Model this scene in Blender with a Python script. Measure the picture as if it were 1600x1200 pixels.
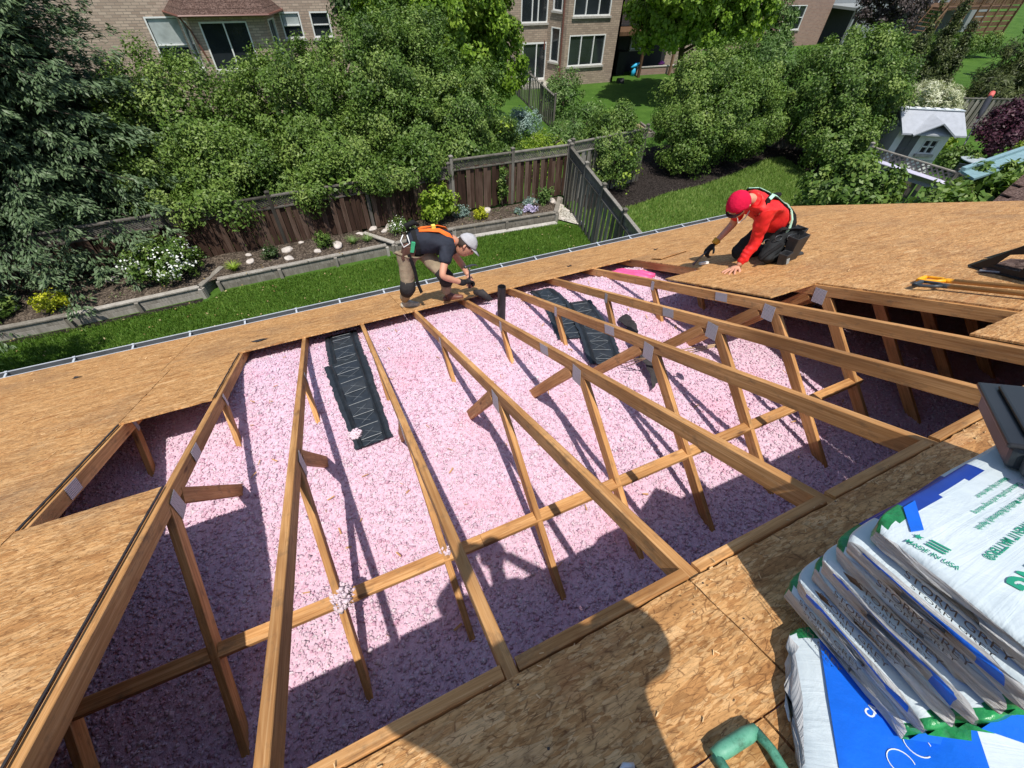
import bpy, bmesh, math, random
import numpy as np
from mathutils import Vector, Matrix, noise, Euler

# ------------------------------------------------------------------ scene, camera, light
S = bpy.context.scene
for o in list(bpy.data.objects): bpy.data.objects.remove(o)
COL = S.collection
random.seed(7)
RS = np.random.RandomState(11)
R = math.radians

cam_d = bpy.data.cameras.new('camera'); cam = bpy.data.objects.new('camera', cam_d); COL.objects.link(cam)
cam_d.sensor_width = 36.0; cam_d.lens = 663.0/1600.0*36.0
cam_d.clip_start = 0.02; cam_d.clip_end = 600
ax = Vector((0.90795, -0.41828, 0.02586)); dn = Vector((-0.28673, -0.66502, -0.68959)); fw = Vector((0.30564, 0.61870, -0.72374))
cam.matrix_world = Matrix(((ax.x, -dn.x, -fw.x, 0), (ax.y, -dn.y, -fw.y, 0), (ax.z, -dn.z, -fw.z, 0), (0, 0, 0, 1)))
S.camera = cam
S.render.engine = 'CYCLES'
S.render.resolution_x = 1024; S.render.resolution_y = 768
S.view_settings.view_transform = 'Standard'; S.view_settings.look = 'None'
S.view_settings.gamma = 1; S.view_settings.use_curve_mapping = False
S.view_settings.exposure = 0.22

SUNV = Vector((-0.128, -0.404, 1.0)).normalized()      # towards the sun
W = bpy.data.worlds.new('World'); S.world = W; W.use_nodes = True
wn = W.node_tree.nodes; wl = W.node_tree.links
sky = wn.new('ShaderNodeTexSky'); sky.sky_type = 'NISHITA'; sky.sun_disc = False
sky.sun_elevation = math.asin(SUNV.z); sky.sun_rotation = math.atan2(SUNV.x, SUNV.y)
bg = wn['Background']; bg.inputs['Strength'].default_value = 0.12
wl.new(sky.outputs[0], bg.inputs[0])
sl = bpy.data.lights.new('sun', 'SUN'); sl.energy = 4.3; sl.angle = R(0.5); sl.color = (1.0, 0.95, 0.86)
sun = bpy.data.objects.new('sun', sl); COL.objects.link(sun)
sun.rotation_euler = SUNV.to_track_quat('Z', 'Y').to_euler()

# ------------------------------------------------------------------ materials
MATS = {}
class NT:
    def __init__(s, name):
        s.m = bpy.data.materials.new(name); s.m.use_nodes = True
        s.n = s.m.node_tree.nodes; s.l = s.m.node_tree.links
        s.b = s.n['Principled BSDF']; MATS[name] = s.m
    def node(s, t, ins=None, **kw):
        x = s.n.new(t)
        for k, v in kw.items(): setattr(x, k, v)
        for k, v in (ins or {}).items(): s.put(x, k, v)
        return x
    def put(s, x, k, v):
        if isinstance(v, bpy.types.NodeSocket): s.l.new(v, x.inputs[k])
        else: x.inputs[k].default_value = v
    def coord(s, scale=(1, 1, 1), rot=(0, 0, 0), kind='Object', src=None):
        if src is None: src = s.node('ShaderNodeTexCoord').outputs[kind]
        return s.node('ShaderNodeMapping', {'Vector': src, 'Scale': scale, 'Rotation': rot}).outputs[0]
    def noise(s, vec, scale=5, detail=4, rough=.55, dist=0):
        return s.node('ShaderNodeTexNoise', {'Vector': vec, 'Scale': scale, 'Detail': detail, 'Roughness': rough, 'Distortion': dist}).outputs[0]
    def vor(s, vec, scale=5, feature='F1', rnd=1):
        return s.node('ShaderNodeTexVoronoi', {'Vector': vec, 'Scale': scale, 'Randomness': rnd}, feature=feature)
    def ramp(s, fac, stops):
        r = s.node('ShaderNodeValToRGB', {'Fac': fac}); e = r.color_ramp.elements
        while len(e) < len(stops): e.new(.5)
        for q, (p, c) in zip(e, stops): q.position = p; q.color = (*c, 1) if len(c) == 3 else c
        return r.outputs[0]
    def mix(s, f, a, b, mode='MIX'):
        x = s.node('ShaderNodeMix', data_type='RGBA', blend_type=mode)
        for k, v in ((0, f), (6, a), (7, b)):
            if isinstance(v, tuple) and len(v) == 3: v = (*v, 1)
            s.put(x, k, v)
        return x.outputs[2]
    def math(s, op, a, b=0.0, c=None):
        x = s.node('ShaderNodeMath', operation=op); s.put(x, 0, a); s.put(x, 1, b)
        if c is not None: s.put(x, 2, c)
        return x.outputs[0]
    def bump(s, h, strength=.4, dist=.01):
        x = s.node('ShaderNodeBump', {'Height': h, 'Strength': strength, 'Distance': dist}); s.l.new(x.outputs[0], s.b.inputs['Normal'])
    def out(s, col=None, rough=None, metal=None, spec=None):
        for k, v in (('Base Color', col), ('Roughness', rough), ('Metallic', metal), ('Specular IOR Level', spec)):
            if v is None: continue
            if isinstance(v, tuple) and len(v) == 3: v = (*v, 1)
            s.put(s.b, k, v)
        return s.m
def g3(v): return (v, v, v)

def plain(name, col, rough=.6, metal=0, var=.12, scale=8, spec=.5, bump=0):
    t = NT(name); n = t.noise(t.coord(), scale, 5)
    a = tuple(c*(1-var) for c in col); b = tuple(min(1, c*(1+var)) for c in col)
    c = t.ramp(n, [(.3, a), (.7, b)])
    if bump: t.bump(n, bump, .02)
    return t.out(c, rough, metal, spec)

def osb_mat(name='osb'):
    t = NT(name); tc = t.node('ShaderNodeTexCoord').outputs['Object']
    oi = t.node('ShaderNodeObjectInfo').outputs['Random']
    off = t.node('ShaderNodeCombineXYZ', {'X': t.math('MULTIPLY', oi, 23), 'Y': t.math('MULTIPLY', oi, 41), 'Z': 0.0}).outputs[0]
    tc = t.node('ShaderNodeVectorMath', {0: tc, 1: off}, operation='ADD').outputs[0]
    warp = t.node('ShaderNodeTexNoise', {'Vector': tc, 'Scale': 3.2, 'Detail': 2.0}).outputs[1]
    w2 = t.node('ShaderNodeTexNoise', {'Vector': tc, 'Scale': 90.0, 'Detail': 3.0}).outputs[1]
    tw = t.mix(.030, tc, warp); tw = t.mix(.0035, tw, w2)
    cols = [(.04, (.30, .15, .06)), (.2, (.47, .26, .11)), (.42, (.60, .36, .165)), (.62, (.67, .43, .21)), (.8, (.74, .51, .28)), (.95, (.82, .62, .39))]
    def layer(rot, sc, off):
        mp = t.node('ShaderNodeMapping', {'Vector': tw, 'Scale': sc, 'Rotation': (0, 0, R(rot)), 'Location': (off, off*1.7, 0)})
        v = t.vor(mp.outputs[0], 1.0); sep = t.node('ShaderNodeSeparateColor', {'Color': v.outputs['Color']})
        return sep.outputs[0], sep.outputs[1], v.outputs['Distance']
    c1, s1, d1 = layer(12, (12, 44, 1), 3)
    c2, s2, d2 = layer(-38, (13, 48, 1), 9)
    c3, s3, d3 = layer(62, (15, 56, 1), 17)
    c4, s4, d4 = layer(-80, (22, 80, 1), 29)
    c5, s5, d5 = layer(25, (34, 130, 1), 37)
    c6, s6, d6 = layer(-18, (30, 120, 1), 53)
    c7, s7, d7 = layer(100, (46, 150, 1), 61)
    m1 = t.math('GREATER_THAN', s2, .55); m2 = t.math('GREATER_THAN', s3, .66); m3 = t.math('GREATER_THAN', s4, .76); m4 = t.math('GREATER_THAN', s5, .62)
    f = t.mix(m1, c1, c2); f = t.mix(m2, f, c3); f = t.mix(m3, f, c4); f = t.mix(m4, f, c5); f = t.mix(t.math('GREATER_THAN', s6, .66), f, c6); f = t.mix(t.math('GREATER_THAN', s7, .70), f, c7)
    c8, s8, d8 = layer(35, (7, 24, 1), 71); c9, s9, d9 = layer(-55, (9, 30, 1), 83); f = t.mix(t.math('GREATER_THAN', s8, .90), f, c8); f = t.mix(t.math('GREATER_THAN', s9, .90), f, c9)
    fine = t.mix(m2, t.noise(t.coord((50, 420, 60), (0, 0, R(4)), src=tc), 1, 4, .7), t.noise(t.coord((60, 420, 60), (0, 0, R(48)), src=tc), 1, 4, .7))
    fv = t.math('ADD', t.math('MULTIPLY', f, .66), t.math('MULTIPLY', t.math('SUBTRACT', fine, .12), .48))
    col = t.ramp(fv, cols)
    dd = t.mix(m1, d1, d2); dd = t.mix(m2, dd, d3); dd = t.mix(m3, dd, d4); dd = t.mix(m4, dd, d5)
    edge = t.ramp(dd, [(.42, g3(1)), (.8, g3(.50))])
    col = t.mix(.6, col, edge, 'MULTIPLY')
    for (ro, sc, of) in ((-38, (13, 48, 1), 9), (62, (15, 56, 1), 17), (25, (34, 130, 1), 37)):
        mp = t.node('ShaderNodeMapping', {'Vector': tw, 'Scale': sc, 'Rotation': (0, 0, R(ro)), 'Location': (of, of*1.7, 0)})
        v = t.vor(mp.outputs[0], 1.0, 'DISTANCE_TO_EDGE').outputs['Distance']; k_ = t.noise(t.coord(src=tc), 17+of, 2)
        col = t.mix(t.math('MULTIPLY', t.ramp(v, [(.0, g3(.8)), (.045, g3(0))]), t.ramp(k_, [(.48, g3(0)), (.6, g3(1))])), col, (.15, .07, .03))
    lt = t.noise(t.coord((20, 90, 20), (0, 0, R(30)), src=tw), 1, 3, .6); col = t.mix(t.ramp(lt, [(.66, g3(0)), (.74, g3(.3))]), col, (.84, .62, .37))
    cr = t.noise(t.coord((9, 150, 20), (0, 0, R(-20)), src=tw), 1, 3, .6, .5); col = t.mix(t.ramp(cr, [(.27, g3(.75)), (.33, g3(0))]), col, (.12, .06, .025))
    big = t.noise(t.coord(src=tc), .9, 6, .68); col = t.mix(t.ramp(big, [(.50, g3(0)), (.76, g3(.55))]), col, (.19, .145, .115))
    md = t.noise(t.coord((3.5, 11, 1), (0, 0, R(8)), src=tc), 1, 4, .65); col = t.mix(1.0, col, t.ramp(md, [(.3, (.72, .68, .64)), (.55, (1, 1, 1)), (.75, (1.0, 1.0, 1.0))]), 'MULTIPLY')
    col = t.mix(.25, col, t.mix(1.0, col, (1.2, 1.1, .95), 'MULTIPLY'))
    red = t.noise(t.coord((3, 7, 1), src=tc), 1.3, 2); col = t.mix(t.ramp(red, [(.62, g3(0)), (.70, g3(.35))]), col, (.40, .17, .07))
    sp = t.vor(t.coord(src=tc), 26).outputs['Distance']; spm = t.ramp(sp, [(.07, g3(.75)), (.12, g3(0))])
    pn = t.noise(t.coord(src=tc), 3.1, 2); spm = t.mix(t.ramp(pn, [(.48, g3(1)), (.6, g3(0))]), spm, g3(0))
    col = t.mix(spm, col, (.045, .028, .02))
    col = t.mix(1.0, col, (.98, .87, .745), 'MULTIPLY')
    t.bump(t.math('ADD', f, t.math('MULTIPLY', fine, .6)), .40, .004)
    return t.out(col, .72, 0, .25)

def lumber_mat(name, tone=(1, 1, 1), dirty=.3):
    t = NT(name); oi = t.node('ShaderNodeObjectInfo').outputs['Random']
    tc = t.node('ShaderNodeTexCoord').outputs['Object']
    sh = t.node('ShaderNodeVectorMath', {0: tc, 1: (3.1, 7.7, 5.3)}, operation='ADD').outputs[0]
    off = t.node('ShaderNodeCombineXYZ', {'X': t.math('MULTIPLY', oi, 37), 'Y': t.math('MULTIPLY', oi, 13), 'Z': oi}).outputs[0]
    v = t.node('ShaderNodeVectorMath', {0: sh, 1: off}, operation='ADD').outputs[0]
    g = t.noise(t.coord((2.2, 75, 75), src=v), 1, 6, .68, .6)
    rings = t.noise(t.coord((.8, 16, 16), src=v), 1, 2, .5, 1.2)
    rg = t.math('FRACT', t.math('MULTIPLY', rings, 7))
    c = t.ramp(g, [(.25, (.36, .17, .06)), (.5, (.58, .32, .13)), (.75, (.76, .49, .25))])
    c = t.mix(t.ramp(rg, [(0, g3(.35)), (.25, g3(0)), (.9, g3(0)), (1, g3(.3))]), c, (.30, .12, .035))
    kn = t.vor(t.coord((2.0, 9, 9), src=v), 1.2).outputs['Distance']
    c = t.mix(t.ramp(kn, [(.05, g3(.85)), (.14, g3(0))]), c, (.12, .045, .018))
    lg = t.noise(t.coord((1.1, 5, 5), src=v), 1, 3, .6); c = t.mix(1.0, c, t.ramp(lg, [(.32, (.62, .54, .47)), (.62, (1.14, 1.08, 1.0))]), 'MULTIPLY')
    d = t.noise(t.coord((5, 9, 9), src=v), 2, 6, .7)
    c = t.mix(t.ramp(d, [(.54, g3(0)), (.70, g3(dirty))]), c, (.13, .095, .06))
    tv = t.ramp(oi, [(0, tuple(.84*x for x in tone)), (1, tuple(1.06*x for x in tone))])
    c = t.mix(1.0, c, tv, 'MULTIPLY')
    t.bump(g, .25, .003)
    return t.out(c, .7, 0, .25)

def weathered(name, a, b, c_):
    t = NT(name); oi = t.node('ShaderNodeObjectInfo').outputs['Random']
    tc = t.node('ShaderNodeTexCoord').outputs['Object']
    off = t.node('ShaderNodeCombineXYZ', {'X': t.math('MULTIPLY', oi, 31), 'Y': t.math('MULTIPLY', oi, 17), 'Z': t.math('MULTIPLY', oi, 11)}).outputs[0]
    v = t.node('ShaderNodeVectorMath', {0: tc, 1: off}, operation='ADD').outputs[0]
    g = t.noise(t.coord((30, 30, 1.6), src=v), 1, 5, .65, .4)
    p = t.noise(t.coord((5, 5, 1.1), src=v), 1, 4, .6)
    f = t.math('ADD', t.math('MULTIPLY', g, .45), t.math('ADD', t.math('MULTIPLY', p, .35), t.math('MULTIPLY', oi, .25)))
    c = t.ramp(f, [(.3, a), (.5, b), (.72, c_)])
    t.bump(g, .3, .006)
    return t.out(c, .85, 0, .2)

def pink_mat():
    t = NT('pink_fibre'); tc = t.node('ShaderNodeTexCoord').outputs['Object']
    at = t.node('ShaderNodeAttribute', attribute_name='tint').outputs['Fac']
    n = t.noise(tc, 45, 4, .7); big = t.noise(tc, 1.7, 4, .6)
    f = t.math('ADD', t.math('MULTIPLY', n, .5), t.math('MULTIPLY', at, .5))
    c = t.ramp(f, [(.12, (.38, .17, .28)), (.32, (.60, .36, .48)), (.52, (.70, .51, .62)), (.82, (.77, .67, .73))])
    c = t.mix(t.ramp(big, [(.5, g3(0)), (.75, g3(.38))]), c, (.78, .36, .47))
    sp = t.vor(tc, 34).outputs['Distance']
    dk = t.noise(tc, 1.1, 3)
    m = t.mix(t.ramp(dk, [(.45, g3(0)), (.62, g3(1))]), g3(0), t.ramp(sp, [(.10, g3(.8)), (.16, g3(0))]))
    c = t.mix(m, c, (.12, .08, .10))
    t.bump(n, .6, .02)
    t.b.inputs['Sheen Weight'].default_value = .3
    return t.out(c, .95, 0, .1)

def leaf_mat(name, dark, mid, lite, trans=.22, rough=.5, spec=.35):
    t = NT(name); at = t.node('ShaderNodeAttribute', attribute_name='tint').outputs['Fac']
    c = t.ramp(at, [(0, dark), (.5, mid), (1, lite)])
    t.out(c, rough, 0, spec)
    tr = t.node('ShaderNodeBsdfTranslucent', {'Color': t.mix(1.0, c, (1.0, 1.15, .45), 'MULTIPLY')})
    mx = t.node('ShaderNodeMixShader', {0: trans, 1: t.b.outputs[0], 2: tr.outputs[0]})
    t.l.new(mx.outputs[0], t.n['Material Output'].inputs['Surface'])
    return t.m

def grass_mat():
    t = NT('lawn_grass'); tc = t.node('ShaderNodeTexCoord').outputs['Object']
    a = t.noise(tc, .55, 5, .6); b = t.noise(t.coord((14, 30, 14), src=tc), 1, 5, .7); c0 = t.noise(tc, 3.0, 4)
    f = t.math('ADD', t.math('MULTIPLY', a, .35), t.math('ADD', t.math('MULTIPLY', b, .45), t.math('MULTIPLY', c0, .2)))
    c = t.ramp(f, [(.32, (.022, .058, .008)), (.5, (.056, .125, .016)), (.68, (.11, .19, .035))])
    d = t.noise(t.coord(src=tc), 6, 5, .7); c = t.mix(t.ramp(d, [(.64, g3(0)), (.74, g3(.4))]), c, (.20, .20, .07))
    t.bump(b, .8, .04)
    return t.out(c, .9, 0, .15)

def soil_mat(name, a, b, c_):
    t = NT(name); tc = t.node('ShaderNodeTexCoord').outputs['Object']
    n = t.noise(tc, 14, 6, .75); v = t.vor(tc, 30).outputs['Color']
    s = t.node('ShaderNodeSeparateColor', {'Color': v}).outputs[0]
    f = t.math('ADD', t.math('MULTIPLY', n, .6), t.math('MULTIPLY', s, .4))
    t.bump(f, 1.0, .05)
    return t.out(t.ramp(f, [(.3, a), (.5, b), (.75, c_)]), .95, 0, .1)

def brick_mat(name, c1, c2, mortar, vertical_axis='XZ'):
    t = NT(name); tc = t.node('ShaderNodeTexCoord').outputs['Object']
    sp = t.node('ShaderNodeSeparateXYZ', {0: tc})
    u = t.math('ADD', sp.outputs[0], sp.outputs[1])
    v = t.node('ShaderNodeCombineXYZ', {'X': u, 'Y': sp.outputs[2], 'Z': 0.0}).outputs[0]
    br = t.node('ShaderNodeTexBrick', {'Vector': v, 'Color1': (*c1, 1), 'Color2': (*c2, 1), 'Mortar': (*mortar, 1), 'Scale': 1.0, 'Mortar Size': .012, 'Brick Width': .30, 'Row Height': .10, 'Bias': .0})
    n = t.noise(tc, 1.3, 4); c = t.mix(t.ramp(n, [(.4, g3(0)), (.7, g3(.3))]), br.outputs[0], tuple(x*.75 for x in c1))
    t.bump(br.outputs['Fac'], -.5, .01)
    return t.out(c, .9, 0, .2)

osb = osb_mat()
lumber = lumber_mat('lumber', (1, 1, 1), .55)
lumber_d = lumber_mat('lumber_weathered', (.80, .78, .75), .7)
pink = pink_mat()
grass = grass_mat()
soil = soil_mat('garden_soil', (.035, .028, .022), (.085, .065, .05), (.20, .16, .125))
mulch = soil_mat('dark_mulch', (.010, .008, .007), (.028, .022, .020), (.06, .05, .045))
gravel = soil_mat('pale_gravel', (.22, .20, .17), (.45, .42, .36), (.72, .70, .64))
concrete = plain('concrete', (.42, .40, .37), .9, var=.2)
fence_brown = weathered('fence_brown', (.022, .013, .010), (.062, .034, .024), (.16, .11, .085))
fence_grey = weathered('fence_grey', (.055, .050, .042), (.14, .13, .11), (.30, .28, .25))
fence_dgrey = weathered('fence_dark_grey', (.028, .025, .021), (.072, .065, .056), (.17, .155, .14))
timber_grey = weathered('timber_grey', (.10, .09, .075), (.24, .22, .19), (.46, .43, .39))
steel = NT('galvanized_steel')
_v = steel.vor(steel.coord((1, 1, 1)), 95, rnd=0.0).outputs['Distance']
steel.bump(_v, .9, .004)
steel = steel.out(steel.ramp(_v, [(.22, (.06, .06, .07)), (.34, (.50, .50, .53))]), .45, .25)
alu = plain('gutter_metal', (.62, .66, .70), .35, .3, var=.08)
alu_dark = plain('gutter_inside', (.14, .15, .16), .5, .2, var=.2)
black_pl = plain('black_plastic', (.022, .028, .036), .42, var=.25, scale=20)
black_felt = plain('black_felt', (.028, .024, .026), .8, var=.4, scale=14, bump=.3)
rib_m = plain('baffle_rib_highlight', (.16, .18, .20), .45, var=.3, scale=40)  # ribs coloured paler than the black tray, as painted highlights
abs_m = plain('pipe_black', (.018, .018, .020), .35, var=.2)
hot_pink = plain('pink_wrap', (.85, .10, .28), .45, var=.15)
brick1 = brick_mat('brick_beige', (.54, .42, .335), (.36, .265, .21), (.24, .20, .17))
brick2 = brick_mat('brick_tan', (.46, .36, .28), (.31, .235, .185), (.22, .19, .16))
brick3 = brick_mat('brick_red', (.36, .225, .18), (.28, .17, .14), (.30, .26, .23))
shing_b = soil_mat('shingle_brown', (.055, .035, .030), (.12, .075, .062), (.20, .14, .12))
shing_g = plain('shingle_grey', (.34, .36, .40), .8, var=.10, scale=5)
white_p = plain('white_paint', (.76, .77, .76), .45, var=.06)
glass_m = plain('window_glass', (.022, .027, .032), .08, var=.35, scale=.8, spec=.9)
curtain_m = plain('pale_curtain', (.36, .40, .40), .8, var=.2, scale=3)
grey_p = plain('grey_paint', (.26, .28, .29), .6, var=.1)
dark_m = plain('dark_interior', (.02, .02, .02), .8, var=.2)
deck_m = weathered('deck_brown', (.05, .028, .016), (.13, .075, .042), (.25, .16, .10))
brown_m = plain('brown_metal', (.16, .06, .045), .5, var=.1)
L_willow = leaf_mat('leaf_willow', (.042, .085, .012), (.120, .205, .032), (.25, .33, .085))
L_mid = leaf_mat('leaf_mid', (.036, .074, .012), (.098, .178, .028), (.23, .31, .075))
L_lime = leaf_mat('leaf_lime', (.055, .105, .010), (.150, .270, .018), (.30, .43, .05), .3)
L_dark = leaf_mat('leaf_dark', (.016, .036, .010), (.042, .085, .022), (.10, .15, .05))
L_spruce = leaf_mat('needle_spruce', (.020, .042, .016), (.078, .128, .056), (.20, .28, .14), .08)
L_cedar = leaf_mat('cedar_green', (.022, .035, .008), (.060, .080, .018), (.12, .14, .04), .1)
L_yellow = leaf_mat('leaf_yellow', (.16, .20, .01), (.42, .46, .02), (.70, .68, .05), .25)
L_ygreen = leaf_mat('leaf_yellowgreen', (.08, .14, .01), (.22, .34, .03), (.42, .52, .07), .3)
L_cream = leaf_mat('leaf_cream', (.20, .22, .10), (.50, .52, .34), (.72, .72, .56), .2)
L_purple = leaf_mat('leaf_purple', (.020, .006, .012), (.055, .014, .028), (.11, .04, .06), .15)
L_plum = leaf_mat('leaf_plum', (.020, .014, .014), (.050, .036, .034), (.10, .08, .07), .1)
L_white = leaf_mat('petal_white', (.55, .58, .50), (.75, .78, .74), (.88, .88, .86), .1)
L_lilac = leaf_mat('petal_lilac', (.38, .32, .55), (.55, .48, .72), (.72, .68, .82), .1)
L_grass = leaf_mat('grass_blade', (.050, .105, .012), (.12, .225, .028), (.22, .33, .065), .3)
L_lawn2 = leaf_mat('grass_blade_pale', (.10, .17, .03), (.21, .31, .06), (.36, .44, .15), .3)
L_weed = leaf_mat('leaf_weed', (.04, .085, .02), (.11, .20, .045), (.22, .31, .10), .2)
L_sage = leaf_mat('leaf_sage', (.10, .16, .14), (.22, .32, .28), (.36, .46, .42), .1)
bark = plain('bark', (.085, .065, .050), .9, var=.35, scale=12, bump=.5)
rock_m = plain('garden_rock', (.52, .47, .43), .85, var=.25, scale=7, bump=.3)

# ------------------------------------------------------------------ object helpers
def tag(o, label=None, cat=None, group=None, kind=None):
    if label: o['label'] = label
    if cat: o['category'] = cat
    if group: o['group'] = group
    if kind: o['kind'] = kind
    return o
def empty(name, loc=(0, 0, 0), label=None, cat=None, group=None):
    o = bpy.data.objects.new(name, None); COL.objects.link(o); o.location = loc; o.empty_display_size = .1
    return tag(o, label, cat, group)
def link(name, me, parent=None, M=None):
    """M is a WORLD matrix; parents here only carry a location or a rigid matrix set beforehand."""
    o = bpy.data.objects.new(name, me); COL.objects.link(o)
    if parent is not None:
        o.parent = parent
        pm = WM(parent)
        o.matrix_parent_inverse = pm.inverted()
    if M is not None: o.matrix_basis = M
    return o
def WM(o):
    m = o.matrix_basis.copy()
    if o.parent: m = WM(o.parent) @ o.matrix_parent_inverse @ m
    return m
def setm(me, *mats):
    for m in mats: me.materials.append(m)
    return me
def smooth(me, on=True):
    me.polygons.foreach_set('use_smooth', [on]*len(me.polygons)); return me
class MB:
    def __init__(s): s.v = []; s.f = []; s.mi = []
    def add(s, vs, fs, mi=0):
        k = len(s.v); s.v += [tuple(v) for v in vs]; s.f += [tuple(k+i for i in f) for f in fs]; s.mi += [mi]*len(fs)
    def box(s, x0, x1, y0, y1, z0, z1, M=None, mi=0):
        vs = [Vector((x, y, z)) for z in (z0, z1) for y in (y0, y1) for x in (x0, x1)]
        if M is not None: vs = [M @ v for v in vs]
        s.add(vs, [(0, 2, 3, 1), (4, 5, 7, 6), (0, 1, 5, 4), (2, 6, 7, 3), (0, 4, 6, 2), (1, 3, 7, 5)], mi)
    def beam(s, a, b, w, h, up=(0, 0, 1), mi=0):
        M, L = beamM(a, b, up); s.box(0, L, -w/2, w/2, -h/2, h/2, M, mi)
    def prism(s, pts, z0, z1, M=None, mi=0):
        n = len(pts); vs = [Vector((*p, z0)) for p in pts]+[Vector((*p, z1)) for p in pts]
        if M is not None: vs = [M @ v for v in vs]
        s.add(vs, [tuple(range(n-1, -1, -1)), tuple(range(n, 2*n))]+[(i, (i+1) % n, n+(i+1) % n, n+i) for i in range(n)], mi)
    def tube(s, pts, r, n=8, mi=0, cap=True):
        pts = [Vector(p) for p in pts]; rr = r if isinstance(r, (list, tuple)) else [r]*len(pts)
        k = len(s.v); ref = None
        for i, p in enumerate(pts):
            d = (pts[min(i+1, len(pts)-1)]-pts[max(i-1, 0)]).normalized()
            if ref is None: ref = d.orthogonal().normalized()
            ref = (ref-d*ref.dot(d)).normalized(); b = d.cross(ref)
            for j in range(n):
                a = 2*math.pi*j/n; s.v.append(tuple(p+(ref*math.cos(a)+b*math.sin(a))*rr[i]))
        for i in range(len(pts)-1):
            for j in range(n):
                a = k+i*n+j; b2 = k+i*n+(j+1) % n; s.f.append((a, b2, b2+n, a+n)); s.mi.append(mi)
        if cap:
            s.f.append(tuple(k+j for j in range(n-1, -1, -1))); s.mi.append(mi)
            e = k+(len(pts)-1)*n; s.f.append(tuple(e+j for j in range(n))); s.mi.append(mi)
    def ribbon(s, pts, nrm, w, th=.006, mi=0):
        """flat strap along pts; nrm = outward normal(s)"""
        pts = [Vector(p) for p in pts]; n = len(pts); k = len(s.v)
        for i, p in enumerate(pts):
            d = (pts[min(i+1, n-1)]-pts[max(i-1, 0)]).normalized()
            nn = Vector(nrm[i] if isinstance(nrm, list) else nrm); nn = (nn-d*nn.dot(d)).normalized(); b = d.cross(nn)
            for q, t in ((-1, 0), (1, 0), (1, 1), (-1, 1)): s.v.append(tuple(p+b*w/2*q+nn*th*t))
        for i in range(n-1):
            for j in range(4):
                a = k+i*4+j; b2 = k+i*4+(j+1) % 4; s.f.append((a, b2, b2+4, a+4)); s.mi.append(mi)
        s.f.append((k, k+1, k+2, k+3)); s.mi.append(mi); e = k+(n-1)*4; s.f.append((e, e+3, e+2, e+1)); s.mi.append(mi)
    def mesh(s, name, *mats):
        me = bpy.data.meshes.new(name); me.from_pydata(s.v, [], s.f); setm(me, *mats)
        me.polygons.foreach_set('material_index', s.mi); me.update(); return me
    def obj(s, name, mats, parent=None, M=None, sm=False):
        if not isinstance(mats, (list, tuple)): mats = [mats]
        me = s.mesh(name, *mats)
        if sm: smooth(me)
        return link(name, me, parent, M)
def beamM(a, b, up=(0, 0, 1)):
    a = Vector(a); b = Vector(b); x = (b-a); L = x.length; x.normalize(); u = Vector(up); y = u.cross(x)
    if y.length < 1e-4: y = Vector((0, 1, 0)).cross(x)
    y.normalize(); z = x.cross(y)
    return Matrix(((x.x, y.x, z.x, a.x), (x.y, y.y, z.y, a.y), (x.z, y.z, z.z, a.z), (0, 0, 0, 1))), L
def stick(name, a, b, w, h, mat, parent=None, up=(0, 0, 1)):
    """a straight board with its own local x along the grain, slightly eased edges"""
    M, L = beamM(a, b, up); m = MB(); e = .0025
    pr = [(-w/2+e, -h/2), (w/2-e, -h/2), (w/2, -h/2+e), (w/2, h/2-e), (w/2-e, h/2), (-w/2+e, h/2), (-w/2, h/2-e), (-w/2, -h/2+e)]
    vs = [(x, p[0], p[1]) for x in (0, L) for p in pr]
    m.add(vs, [tuple(range(7, -1, -1)), tuple(range(8, 16))]+[(i, (i+1) % 8, 8+(i+1) % 8, 8+i) for i in range(8)])
    return m.obj(name, mat, parent, M)
def np_mesh(name, V, F, mats, tint=None, mi=None, sm=False):
    V = np.asarray(V, np.float32); F = np.asarray(F, np.int32); k = F.shape[1]
    me = bpy.data.meshes.new(name); me.vertices.add(len(V)); me.vertices.foreach_set('co', V.ravel())
    me.loops.add(F.size); me.loops.foreach_set('vertex_index', F.ravel())
    me.polygons.add(len(F)); me.polygons.foreach_set('loop_start', np.arange(0, F.size, k, dtype=np.int32))
    for m in (mats if isinstance(mats, (list, tuple)) else [mats]): me.materials.append(m)
    if tint is not None:
        at = me.attributes.new('tint', 'FLOAT', 'FACE'); at.data.foreach_set('value', np.asarray(tint, np.float32))
    if mi is not None: me.polygons.foreach_set('material_index', np.asarray(mi, np.int32))
    if sm: me.polygons.foreach_set('use_smooth', np.ones(len(F), bool))
    me.update(calc_edges=True); me.validate(); return me
def unit(a): return a/np.maximum(np.linalg.norm(a, axis=-1, keepdims=True), 1e-9)

def leaf_quads(C, N, length, width, rs, fold=.0, T=None):
    n = len(C)
    if T is None: T = rs.normal(size=(n, 3))
    T = unit(T-N*np.sum(T*N, 1, keepdims=True)); B = np.cross(N, T)
    l = (length*(.7+.6*rs.rand(n)))[:, None]/2; w = (width*(.7+.6*rs.rand(n)))[:, None]/2
    V = np.stack([C-T*l, C+B*w-T*l*.15+N*fold*w, C+T*l, C-B*w-T*l*.15+N*fold*w], 1).reshape(-1, 3)
    F = np.arange(4*n).reshape(-1, 4); return V, F

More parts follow.
